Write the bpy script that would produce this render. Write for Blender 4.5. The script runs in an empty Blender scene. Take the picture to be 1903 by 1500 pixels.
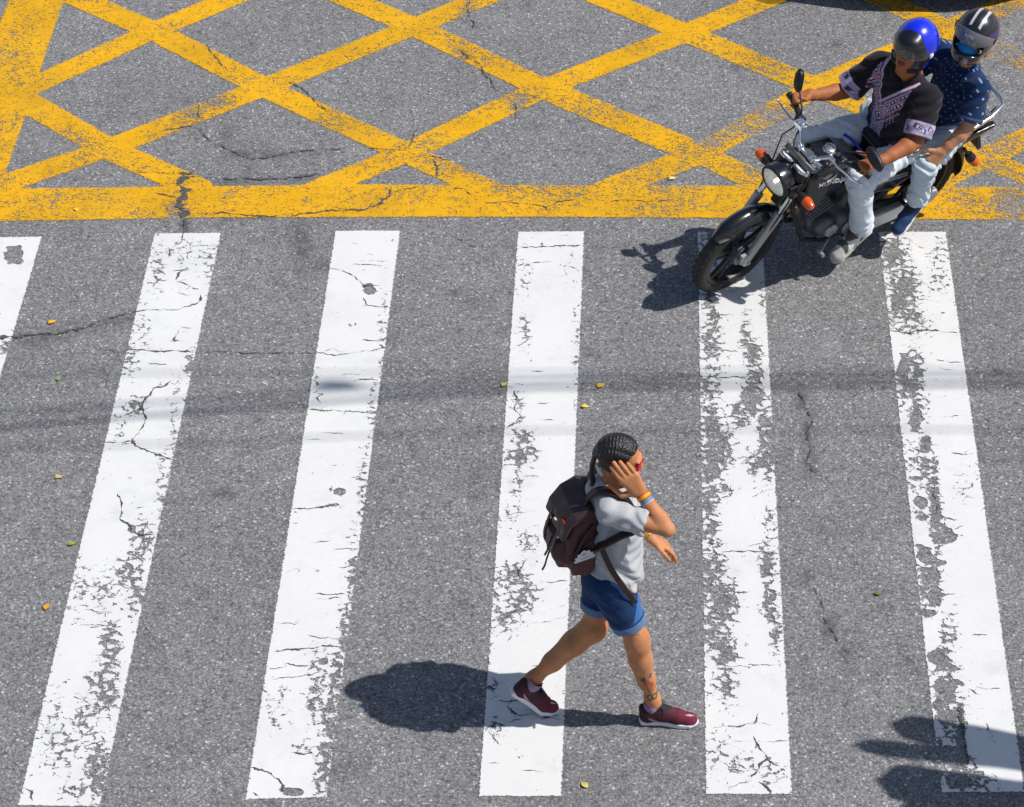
import bpy, math, numpy as np
from mathutils import Vector, Matrix

SC = bpy.context.scene
R_ = math.radians
# ------------------------------------------------------------------ camera
CAM_F, CAM_PIT, CAM_YAW, CAM_ROLL = 5302.4, R_(38), 0.053, -0.02     # focal in 1903-px units
CAM_POS = np.array([0.6794, -9.1835, 9.4976])
_cp, _sp, _cy, _sy = math.cos(CAM_PIT), math.sin(CAM_PIT), math.cos(CAM_YAW), math.sin(CAM_YAW)
_fwd = np.array([-_sy * _cp, _cy * _cp, -_sp]); _rt = np.array([_cy, _sy, 0.0]); _up = np.cross(_rt, _fwd)
CAM_R = math.cos(CAM_ROLL) * _rt + math.sin(CAM_ROLL) * _up
CAM_U = -math.sin(CAM_ROLL) * _rt + math.cos(CAM_ROLL) * _up
cd = bpy.data.cameras.new('camera'); cam = bpy.data.objects.new('camera', cd); SC.collection.objects.link(cam)
cd.sensor_width = 36; cd.lens = CAM_F / 1903 * 36; cd.clip_start = 0.1; cd.clip_end = 600
m4 = Matrix.Identity(4)
for i in range(3):
    m4[i][0] = CAM_R[i]; m4[i][1] = CAM_U[i]; m4[i][2] = -_fwd[i]; m4[i][3] = CAM_POS[i]
cam.matrix_world = m4
SC.camera = cam

# ------------------------------------------------------------------ light
SUN_EL, SUN_AZ = R_(53), R_(-5)            # direction to the sun: azimuth measured from +X
sun_dir = Vector((math.cos(SUN_EL) * math.cos(SUN_AZ), math.cos(SUN_EL) * math.sin(SUN_AZ), math.sin(SUN_EL)))
W = bpy.data.worlds.new('World'); SC.world = W; W.use_nodes = True
nt = W.node_tree; sky = nt.nodes.new('ShaderNodeTexSky'); sky.sky_type = 'NISHITA'; sky.sun_disc = False
sky.sun_elevation = SUN_EL; sky.sun_rotation = math.atan2(sun_dir.x, sun_dir.y)
nt.nodes['Background'].inputs[1].default_value = 0.08
nt.links.new(sky.outputs[0], nt.nodes['Background'].inputs[0])
ld = bpy.data.lights.new('sun', 'SUN'); ld.energy = 4.3; ld.angle = R_(0.53); ld.color = (1, 0.965, 0.915)
sun = bpy.data.objects.new('sun', ld); SC.collection.objects.link(sun)
sun.rotation_euler = sun_dir.to_track_quat('Z', 'Y').to_euler(); sun.location = sun_dir * 40
SC.view_settings.view_transform = 'Standard'; SC.view_settings.look = 'None'
SC.view_settings.exposure = 0.0; SC.view_settings.gamma = 1
try: SC.view_settings.use_curve_mapping = False
except Exception: pass
SC.cycles.max_bounces = 8; SC.cycles.transparent_max_bounces = 12

# ------------------------------------------------------------------ helpers: objects
def tag(o, label=None, cat=None, group=None, kind=None):
    if label: o['label'] = label
    if cat: o['category'] = cat
    if group: o['group'] = group
    if kind: o['kind'] = kind
    return o
def thing(name, label, cat, M=None, group=None):
    o = bpy.data.objects.new(name, None); SC.collection.objects.link(o); o.empty_display_size = 0.1
    if M is not None: o.matrix_world = M
    return tag(o, label, cat, group)
def mk(name, V, F, mat, parent=None, col=None, smooth=True, attrs=None):
    """V (n,3), F (m,k) numpy or list of lists -> one mesh object"""
    me = bpy.data.meshes.new(name)
    V = np.asarray(V, np.float32)
    if isinstance(F, np.ndarray):
        k = F.shape[1]; nf = len(F)
        me.vertices.add(len(V)); me.vertices.foreach_set('co', V.ravel())
        me.loops.add(nf * k); me.loops.foreach_set('vertex_index', F.astype(np.int32).ravel())
        me.polygons.add(nf); me.polygons.foreach_set('loop_start', np.arange(0, nf * k, k, dtype=np.int32))
        try: me.polygons.foreach_set('loop_total', np.full(nf, k, np.int32))
        except Exception: pass
        me.update(calc_edges=True); me.validate()
    else:
        me.from_pydata([tuple(v) for v in V], [], [list(f) for f in F]); me.update()
    if smooth: me.polygons.foreach_set('use_smooth', np.ones(len(me.polygons), bool))
    if col is not None and len(me.vertices) == len(col):
        c = np.ones((len(col), 4), np.float32); c[:, :3] = col
        a = me.color_attributes.new('Col', 'FLOAT_COLOR', 'POINT'); a.data.foreach_set('color', c.ravel())
    for an, av in (attrs or {}).items():
        a = me.attributes.new(an, 'FLOAT', 'POINT'); a.data.foreach_set('value', np.asarray(av, np.float32))
    me.materials.append(mat)
    o = bpy.data.objects.new(name, me); SC.collection.objects.link(o)
    if parent is not None: o.parent = parent
    return o
class MB:
    """collects shapes into one mesh"""
    def __init__(s): s.V = []; s.F = []; s.n = 0
    def raw(s, V, F):
        V = np.asarray(V, float); s.V.append(V); s.F += [[i + s.n for i in f] for f in F]; s.n += len(V); return s
    def tube(s, pts, r, seg=10, close=False, flat=1.0):
        pts = [np.array(p, float) for p in pts]; n = len(pts); r = r if hasattr(r, '__len__') else [r] * n
        V = []; prev = None
        for i in range(n):
            if close: t = pts[(i + 1) % n] - pts[i - 1]
            else: t = pts[min(i + 1, n - 1)] - pts[max(i - 1, 0)]
            t = t / (np.linalg.norm(t) + 1e-9)
            if prev is None:
                a = np.array([0, 0, 1.0]) if abs(t[2]) < .9 else np.array([1.0, 0, 0])
                u = np.cross(t, a)
            else: u = prev - t * (prev @ t)
            u /= np.linalg.norm(u) + 1e-9; prev = u; v = np.cross(t, u)
            for k in range(seg):
                a = 2 * math.pi * k / seg
                V.append(pts[i] + r[i] * (math.cos(a) * u + flat * math.sin(a) * v))
        F = []
        for i in range(n if close else n - 1):
            j = (i + 1) % n
            for k in range(seg):
                k2 = (k + 1) % seg; F.append([i * seg + k, i * seg + k2, j * seg + k2, j * seg + k])
        if not close: F += [list(range(seg))[::-1], [(n - 1) * seg + k for k in range(seg)]]
        return s.raw(V, F)
    def lathe(s, prof, c, axis, seg=32, closed=False):
        """prof [(r,h)], around axis through c"""
        a = np.array(axis, float); a /= np.linalg.norm(a); c = np.array(c, float)
        b = np.array([0, 0, 1.0]) if abs(a[2]) < .9 else np.array([1.0, 0, 0])
        u = np.cross(b, a); u /= np.linalg.norm(u); v = np.cross(a, u); V = []; m = len(prof)
        for k in range(seg):
            t = 2 * math.pi * k / seg; d = math.cos(t) * u + math.sin(t) * v
            for (r, h) in prof: V.append(c + a * h + d * r)
        F = []
        for k in range(seg):
            k2 = (k + 1) % seg
            for i in range(m if closed else m - 1):
                j = (i + 1) % m; F.append([k * m + i, k2 * m + i, k2 * m + j, k * m + j])
        return s.raw(V, F)
    def box(s, c, hs, Rm=None, bev=0.12):
        """bevelled box: centre, half sizes, 3x3 columns=axes"""
        c = np.array(c, float); h = np.array(hs, float); Rm = np.eye(3) if Rm is None else np.array(Rm, float)
        b = bev * h.min(); V = []; F = []; idx = {}
        for sx in (-1, 1):
            for sy in (-1, 1):
                for sz in (-1, 1):
                    for ax in range(3):
                        p = np.array([sx, sy, sz]) * (h - b); p[ax] += (sx, sy, sz)[ax] * b
                        idx[(sx, sy, sz, ax)] = len(V); V.append(c + Rm @ p)
        def q(*k): F.append([idx[i] for i in k])
        for s_ in (-1, 1):
            o = [(-1, -1), (1, -1), (1, 1), (-1, 1)]
            if s_ < 0: o = o[::-1]
            q(*[(s_, a, b2, 0) for a, b2 in o]); q(*[(b2, s_, a, 1) for a, b2 in o]); q(*[(a, b2, s_, 2) for a, b2 in o])
        for a in (-1, 1):
            for b2 in (-1, 1):
                q((-1, a, b2, 1), (1, a, b2, 1), (1, a, b2, 2), (-1, a, b2, 2))
                q((a, -1, b2, 0), (a, 1, b2, 0), (a, 1, b2, 2), (a, -1, b2, 2))
                q((a, b2, -1, 0), (a, b2, 1, 0), (a, b2, 1, 1), (a, b2, -1, 1))
                for c2 in (-1, 1): q((a, b2, c2, 0), (a, b2, c2, 1), (a, b2, c2, 2))
        return s.raw(V, F)
    def build(s, name, mat, parent=None, smooth=True, xf=None, angle=None):
        V = np.concatenate(s.V)
        if xf is not None: V = xf(V)
        o = mk(name, V, s.F, mat, parent, smooth=smooth)
        import bmesh
        bm = bmesh.new(); bm.from_mesh(o.data); bmesh.ops.recalc_face_normals(bm, faces=bm.faces)
        if smooth:
            for e in bm.edges:
                if len(e.link_faces) == 2 and e.calc_face_angle(0) > (angle or 0.7): e.smooth = False
        bm.to_mesh(o.data); bm.free()
        return o

# ------------------------------------------------------------------ helpers: sculpted volumes (distance fields -> one closed mesh)
def nrm(v): v = np.array(v, float); return v / np.linalg.norm(v)
class Sculpt:
    def __init__(s, lo, hi, h):
        s.h = h; s.lo = np.array(lo, float); n = np.ceil((np.array(hi) - s.lo) / h).astype(int) + 1
        s.ax = [s.lo[i] + h * np.arange(n[i]) for i in range(3)]; s.n = n
        s.f = np.full(n, 1.0, np.float32)
    def sl(s, lo, hi):
        i0 = np.clip(np.floor((np.array(lo) - s.lo) / s.h).astype(int), 0, s.n); i1 = np.clip(np.ceil((np.array(hi) - s.lo) / s.h).astype(int) + 1, 0, s.n)
        g = [s.ax[i][i0[i]:i1[i]].astype(np.float32) for i in range(3)]
        return tuple(slice(i0[i], i1[i]) for i in range(3)), g[0][:, None, None], g[1][None, :, None], g[2][None, None, :]
    def put(s, fn, lo, hi, k, op='u'):
        mg = k + 2.5 * s.h
        S, X, Y, Z = s.sl(np.array(lo) - mg, np.array(hi) + mg)
        if min(s.f[S].shape) == 0: return s
        d = fn(X, Y, Z).astype(np.float32); a = s.f[S]
        if op == 'u':
            if k > 0: h = np.maximum(k - np.abs(a - d), 0) / k; s.f[S] = np.minimum(a, d) - h * h * k * .25
            else: s.f[S] = np.minimum(a, d)
        else:                                    # subtract
            d = -d
            if k > 0: h = np.maximum(k - np.abs(a - d), 0) / k; s.f[S] = np.maximum(a, d) + h * h * k * .25
            else: s.f[S] = np.maximum(a, d)
        return s
    def cone(s, a, b, ra, rb, k=0.012, op='u', flat=None):
        """rounded cone; flat=(axis, factor): squash along axis (factor<1 = thinner)"""
        a = np.array(a, float); b = np.array(b, float); ab = b - a; L2 = ab @ ab + 1e-12; r = max(ra, rb)
        def fn(X, Y, Z):
            px, py, pz = X - a[0], Y - a[1], Z - a[2]
            t = np.clip((px * ab[0] + py * ab[1] + pz * ab[2]) / L2, 0, 1)
            dx, dy, dz = px - t * ab[0], py - t * ab[1], pz - t * ab[2]
            if flat is not None:
                u = nrm(flat[0]); g = 1 / flat[1] - 1; q = dx * u[0] + dy * u[1] + dz * u[2]
                dx, dy, dz = dx + g * q * u[0], dy + g * q * u[1], dz + g * q * u[2]
            return np.sqrt(dx * dx + dy * dy + dz * dz) - (ra + (rb - ra) * t)
        return s.put(fn, np.minimum(a, b) - r, np.maximum(a, b) + r, k, op)
    def chain(s, pts, rad, k=0.012, op='u', flat=None):
        for i in range(len(pts) - 1): s.cone(pts[i], pts[i + 1], rad[i], rad[i + 1], k, op, flat)
        return s
    def ell(s, c, r, k=0.012, op='u', R=None):
        c = np.array(c, float); r = np.array(r, float); R = np.eye(3) if R is None else np.array(R); e = np.abs(R) @ r
        def fn(X, Y, Z):
            px, py, pz = X - c[0], Y - c[1], Z - c[2]
            q = [(R[0, i] * px + R[1, i] * py + R[2, i] * pz) for i in range(3)]
            k0 = np.sqrt(sum((q[i] / r[i]) ** 2 for i in range(3))); k1 = np.sqrt(sum((q[i] / r[i] ** 2) ** 2 for i in range(3)))
            return k0 * (k0 - 1) / (k1 + 1e-6)
        return s.put(fn, c - e, c + e, k, op)
    def box(s, c, h, r, k=0.01, op='u', R=None):
        c = np.array(c, float); h = np.array(h, float); R = np.eye(3) if R is None else np.array(R); e = np.abs(R) @ h
        def fn(X, Y, Z):
            px, py, pz = X - c[0], Y - c[1], Z - c[2]
            q = [np.abs(R[0, i] * px + R[1, i] * py + R[2, i] * pz) - h[i] + r for i in range(3)]
            return np.sqrt(sum(np.maximum(v, 0) ** 2 for v in q)) + np.minimum(np.maximum(np.maximum(q[0], q[1]), q[2]), 0) - r
        return s.put(fn, c - e, c + e, k, op)
    def prism(s, poly, axis, c0, half, r, k=0.01, op='u', taper=None):
        """2-D outline in the two other axes (order x,y,z without axis), thick along axis around c0, rounding r"""
        P = np.array(poly, float); oth = [i for i in range(3) if i != axis]
        lo = np.zeros(3); hi = np.zeros(3); lo[oth] = P.min(0) - r; hi[oth] = P.max(0) + r; lo[axis] = c0 - half; hi[axis] = c0 + half
        def fn(X, Y, Z):
            G = (X, Y, Z); U = G[oth[0]]; Vv = G[oth[1]]; d2 = None; inside = None
            for i in range(len(P)):
                a, b = P[i], P[i - 1]; e = b - a
                t = np.clip(((U - a[0]) * e[0] + (Vv - a[1]) * e[1]) / (e @ e + 1e-12), 0, 1)
                dd = (U - a[0] - t * e[0]) ** 2 + (Vv - a[1] - t * e[1]) ** 2
                d2 = dd if d2 is None else np.minimum(d2, dd)
                cond = ((a[1] > Vv) != (b[1] > Vv)) & (U < e[0] * (Vv - a[1]) / (e[1] if abs(e[1]) > 1e-12 else 1e-12) + a[0])
                inside = cond if inside is None else inside ^ cond
            d = np.sqrt(d2) * np.where(inside, -1, 1) + r
            hh = half if taper is None else half + taper(U, Vv)
            w = np.abs(G[axis] - c0) - hh + r
            return np.sqrt(np.maximum(d, 0) ** 2 + np.maximum(w, 0) ** 2) + np.minimum(np.maximum(d, w), 0) - r
        return s.put(fn, lo, hi, k, op)
    def half(s, p, n, k=0.0):
        """keep only the side the normal points away from"""
        p = np.array(p, float); n = nrm(n)
        S, X, Y, Z = s.sl(s.lo, s.lo + s.n * s.h)
        d = (X - p[0]) * n[0] + (Y - p[1]) * n[1] + (Z - p[2]) * n[2]
        s.f = np.maximum(s.f, d.astype(np.float32)); return s
    def warp(s, fn):
        S, X, Y, Z = s.sl(s.lo, s.lo + s.n * s.h); s.f = s.f + fn(X, Y, Z).astype(np.float32); return s
    def mesh(s):
        f = s.f.copy(); f[0] = f[-1] = 1; f[:, 0] = f[:, -1] = 1; f[:, :, 0] = f[:, :, -1] = 1
        ins = f < 0; i8 = ins.astype(np.uint8)
        c = sum(i8[a:a + f.shape[0] - 1, b:b + f.shape[1] - 1, d:d + f.shape[2] - 1] for a in (0, 1) for b in (0, 1) for d in (0, 1))
        act = (c > 0) & (c < 8); idx = np.argwhere(act); num = np.full(act.shape, -1, np.int32); num[act] = np.arange(len(idx))
        off = np.array([(a, b, d) for a in (0, 1) for b in (0, 1) for d in (0, 1)])
        val = np.stack([f[idx[:, 0] + o[0], idx[:, 1] + o[1], idx[:, 2] + o[2]] for o in off], 1)
        acc = np.zeros((len(idx), 3)); cnt = np.zeros(len(idx))
        for i in range(8):
            for j in range(i + 1, 8):
                if np.abs(off[i] - off[j]).sum() != 1: continue
                m = (val[:, i] < 0) != (val[:, j] < 0)
                t = val[m, i] / (val[m, i] - val[m, j]); acc[m] += off[i] + t[:, None] * (off[j] - off[i]); cnt[m] += 1
        V = s.lo + s.h * (idx + acc / cnt[:, None]); Fs = []
        for ax in range(3):
            o1, o2 = [i for i in range(3) if i != ax]
            A = [slice(1, n - 1) for n in f.shape]; B = list(A); A[ax] = slice(0, f.shape[ax] - 1); B[ax] = slice(1, f.shape[ax])
            a = ins[tuple(A)]; b = ins[tuple(B)]; e = np.argwhere(a != b); sgn = a[e[:, 0], e[:, 1], e[:, 2]]
            base = e + 1; base[:, ax] = e[:, ax]
            q = []
            for d1, d2 in ((1, 1), (0, 1), (0, 0), (1, 0)):
                p = base.copy(); p[:, o1] -= d1; p[:, o2] -= d2; q.append(num[p[:, 0], p[:, 1], p[:, 2]])
            q = np.stack(q, 1); flip = sgn if ax != 1 else ~sgn
            q[~flip] = q[~flip][:, ::-1]; Fs.append(q)
        return V, np.concatenate(Fs)
    def build(s, name, mat, parent=None, color=None, post=None, relax=0):
        V, F = s.mesh()
        for _ in range(relax):
            acc = np.zeros_like(V); cn = np.zeros(len(V))
            for i in range(4):
                np.add.at(acc, F[:, i], V[F[:, (i + 1) % 4]]); np.add.at(cn, F[:, i], 1)
            V = .5 * V + .5 * acc / np.maximum(cn, 1)[:, None]
        col = None
        if color is not None: col = color(V) if callable(color) else np.tile(np.array(color, float), (len(V), 1))
        if post is not None: V = post(V)
        return mk(name, V, F, mat, parent, col=col)

# ------------------------------------------------------------------ helpers: materials
def new_mat(name):
    m = bpy.data.materials.new(name); m.use_nodes = True; nt = m.node_tree
    return m, nt, nt.nodes['Principled BSDF']
def nd(nt, t, **kw):
    n = nt.nodes.new('ShaderNode' + t)
    for k, v in kw.items():
        if k.startswith('i_'):
            key = k[2:]; key = int(key) if key.isdigit() else key.replace('_', ' ')
            n.inputs[key].default_value = v
        else: setattr(n, k, v)
    return n
def mth(nt, op, a, b=None, c=None, clamp=False):
    n = nt.nodes.new('ShaderNodeMath'); n.operation = op; n.use_clamp = clamp
    for i, v in enumerate((a, b, c)):
        if v is None: continue
        if isinstance(v, (int, float)): n.inputs[i].default_value = v
        else: nt.links.new(v, n.inputs[i])
    return n.outputs[0]
def mixc(nt, fac, a, b, mode='MIX'):
    n = nt.nodes.new('ShaderNodeMix'); n.data_type = 'RGBA'; n.blend_type = mode
    for i, v in ((0, fac), (6, a), (7, b)):
        if isinstance(v, (int, float)): n.inputs[i].default_value = v
        elif isinstance(v, tuple): n.inputs[i].default_value = (*v, 1)
        else: nt.links.new(v, n.inputs[i])
    return n.outputs[2]
def surf(name, col=(.5, .5, .5), rough=.5, metal=0, coat=0, var=.12, scale=30, bump=0, bscale=120, usecol=False, spec=.5, trans=0, sheen=0, stretch=None, crease=0, flush=0):
    """general procedural surface: slight mottling of the colour, roughness and relief"""
    m, nt, b = new_mat(name); tc = nd(nt, 'TexCoord'); src = tc.outputs['Object']
    if stretch:
        mp = nd(nt, 'Mapping'); mp.inputs['Scale'].default_value = stretch; nt.links.new(src, mp.inputs[0]); src = mp.outputs[0]
    n1 = nd(nt, 'TexNoise', i_Scale=scale, i_Detail=5.0, i_Roughness=.6); nt.links.new(src, n1.inputs['Vector'])
    if usecol:
        a = nd(nt, 'Attribute', attribute_name='Col'); base = a.outputs['Color']
    else:
        rgb = nd(nt, 'RGB'); rgb.outputs[0].default_value = (*col, 1); base = rgb.outputs[0]
    f = mth(nt, 'MULTIPLY_ADD', n1.outputs[0], 2 * var, 1 - var)
    v = nd(nt, 'VectorMath', operation='SCALE'); nt.links.new(base, v.inputs[0]); nt.links.new(f, v.inputs['Scale'])
    nt.links.new(v.outputs[0], b.inputs['Base Color'])
    rr = mth(nt, 'MULTIPLY_ADD', n1.outputs[0], .2, rough - .1, clamp=True); nt.links.new(rr, b.inputs['Roughness'])
    b.inputs['Metallic'].default_value = metal; b.inputs['Coat Weight'].default_value = coat; b.inputs['Coat Roughness'].default_value = .05
    b.inputs['Specular IOR Level'].default_value = spec; b.inputs['Transmission Weight'].default_value = trans
    b.inputs['Sheen Weight'].default_value = sheen
    if flush:                                            # blood-flush and tan patches of skin
        nf = nd(nt, 'TexNoise', i_Scale=11.0, i_Detail=4.0, i_Roughness=.6); nt.links.new(src, nf.inputs['Vector'])
        c2 = mixc(nt, mth(nt, 'MULTIPLY_ADD', nf.outputs[0], 3.2, -1.2, clamp=True), (1.12, 1.02, .98), (.88, .74, .70)); c2 = mixc(nt, flush, (1.0, 1.0, 1.0), c2)
        nt.links.new(mixc(nt, 1.0, v.outputs[0], c2, 'MULTIPLY'), b.inputs['Base Color'])
    if bump:
        n2 = nd(nt, 'TexNoise', i_Scale=bscale, i_Detail=3.0); nt.links.new(src, n2.inputs['Vector'])
        bp = nd(nt, 'Bump', i_Strength=bump, i_Distance=.004); nt.links.new(n2.outputs[0], bp.inputs['Height']); nt.links.new(bp.outputs[0], b.inputs['Normal'])
        if crease:                                       # drawn, ridged creases of thin cloth
            dn = nd(nt, 'TexNoise', i_Scale=9.0, i_Detail=2.0); nt.links.new(src, dn.inputs['Vector']); ds = nd(nt, 'VectorMath', operation='SCALE', i_Scale=.16); nt.links.new(dn.outputs['Color'], ds.inputs[0])
            da = nd(nt, 'VectorMath', operation='ADD'); nt.links.new(src, da.inputs[0]); nt.links.new(ds.outputs[0], da.inputs[1])
            n3 = nd(nt, 'TexNoise', noise_type='RIDGED_MULTIFRACTAL', i_Scale=13.0, i_Detail=2.5, i_Roughness=.45); nt.links.new(da.outputs[0], n3.inputs['Vector'])
            b3 = nd(nt, 'Bump', i_Strength=crease, i_Distance=.010); nt.links.new(n3.outputs[0], b3.inputs['Height']); nt.links.new(b3.outputs[0], bp.inputs['Normal'])
    return m
# ================================================================== ROAD AND ITS MARKINGS
def ground(px, z=0.0):
    """measured picture points -> points on the flat road (used for road paint, cracks and leaves only)"""
    px = np.asarray(px, float)
    d = _fwd + ((px[..., 0:1] - 951.5) / CAM_F) * CAM_R - ((px[..., 1:2] - 750) / CAM_F) * CAM_U
    return CAM_POS + d * ((z - CAM_POS[2]) / d[..., 2:3])
rng = np.random.default_rng(7)

def asphalt_colour(nt, src):
    """aggregate in bitumen: stones of mixed tone with dark gaps, returns (colour, height)"""
    def vor(sc, feat='F1'):
        n = nd(nt, 'TexVoronoi', feature=feat, i_Scale=sc); nt.links.new(src, n.inputs['Vector']); return n
    v1, v2 = vor(84.0), vor(165.0)
    s1 = nd(nt, 'SeparateColor'); nt.links.new(v1.outputs['Color'], s1.inputs[0])
    s2 = nd(nt, 'SeparateColor'); nt.links.new(v2.outputs['Color'], s2.inputs[0])
    r1 = nd(nt, 'ValToRGB'); e = r1.color_ramp.elements
    e[0].position = 0; e[0].color = (.07, .071, .076, 1); e[1].position = 1; e[1].color = (.80, .81, .82, 1)
    for p, c in ((.06, .11), (.20, .195), (.70, .245), (.91, .30), (.965, .44)):
        x = e.new(p); x.color = (c, c, c * 1.02, 1)
    nt.links.new(s1.outputs[0], r1.inputs[0])
    r2 = nd(nt, 'ValToRGB'); e = r2.color_ramp.elements
    e[0].position = 0; e[0].color = (.06, .06, .065, 1); e[1].position = 1; e[1].color = (.75, .75, .73, 1)
    for p, c in ((.14, .15), (.35, .215), (.85, .255), (.94, .32)): x = e.new(p); x.color = (c, c, c, 1)
    nt.links.new(s2.outputs[0], r2.inputs[0])
    col = mixc(nt, .48, r1.outputs[0], r2.outputs[0])
    tint = nd(nt, 'ValToRGB'); te = tint.color_ramp.elements
    te[0].position = 0; te[0].color = (1.16, 1.03, .91, 1); te[1].position = 1; te[1].color = (.95, 1.03, 1.03, 1)
    for p_, c_ in ((.15, (1.02, 1.01, 1.03)), (.5, (1.0, 1.02, 1.03)), (.7, (1.06, 1.0, 1.06)), (.85, (1.03, 1.03, 1.03))): x = te.new(p_); x.color = (*c_, 1)
    nt.links.new(s1.outputs[1], tint.inputs[0]); warm = tint.outputs[0]; col = mixc(nt, 1.0, col, warm, 'MULTIPLY')
    gap = mth(nt, 'MULTIPLY_ADD', v1.outputs['Distance'], -.8, 1.25, clamp=False); gap = mth(nt, 'MINIMUM', mth(nt, 'MAXIMUM', gap, .5), 1.08)
    nb = nd(nt, 'TexNoise', i_Scale=.9, i_Detail=6.0, i_Roughness=.62); nt.links.new(src, nb.inputs['Vector'])
    nf = nd(nt, 'TexNoise', i_Scale=14.0, i_Detail=5.0, i_Roughness=.7); nt.links.new(src, nf.inputs['Vector'])
    big = mth(nt, 'MULTIPLY_ADD', nb.outputs[0], .50, .77); fine = mth(nt, 'MULTIPLY_ADD', nf.outputs[0], .5, .76)
    nm_ = nd(nt, 'TexNoise', i_Scale=4.5, i_Detail=4.0, i_Roughness=.6); nt.links.new(src, nm_.inputs['Vector'])
    f = mth(nt, 'MULTIPLY', mth(nt, 'MULTIPLY', gap, big), mth(nt, 'MULTIPLY', fine, mth(nt, 'MULTIPLY_ADD', nm_.outputs[0], .34, .84)))
    v = nd(nt, 'VectorMath', operation='SCALE'); nt.links.new(col, v.inputs[0]); nt.links.new(f, v.inputs['Scale'])
    h = mth(nt, 'SUBTRACT', 1.0, mth(nt, 'MULTIPLY', v1.outputs['Distance'], 1.2))
    h = mth(nt, 'MULTIPLY_ADD', s1.outputs[2], .35, h)
    return v.outputs[0], h

M_ASPH, nt, b = new_mat('asphalt'); tc = nd(nt, 'TexCoord')
acol, ah = asphalt_colour(nt, tc.outputs['Object'])
st = nd(nt, 'Attribute', attribute_name='stain'); wob = nd(nt, 'TexNoise', i_Scale=22.0, i_Detail=5.0, i_Roughness=.75); nt.links.new(tc.outputs['Object'], wob.inputs['Vector'])
sf = mth(nt, 'MULTIPLY', st.outputs['Fac'], mth(nt, 'MULTIPLY_ADD', wob.outputs[0], 2.6, -.55, clamp=True), clamp=True)
acol = mixc(nt, sf, acol, (.035, .037, .042))
nt.links.new(acol, b.inputs['Base Color']); b.inputs['Roughness'].default_value = .82; b.inputs['Specular IOR Level'].default_value = .4
bp = nd(nt, 'Bump', i_Strength=.55, i_Distance=.003); nt.links.new(ah, bp.inputs['Height']); nt.links.new(bp.outputs[0], b.inputs['Normal'])

M_CRACK, nt, b = new_mat('crack_bitumen'); tc = nd(nt, 'TexCoord')
acol, ah = asphalt_colour(nt, tc.outputs['Object']); acol = mixc(nt, .72, acol, (.03, .036, .038))
nt.links.new(acol, b.inputs['Base Color']); b.inputs['Roughness'].default_value = .9

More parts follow.
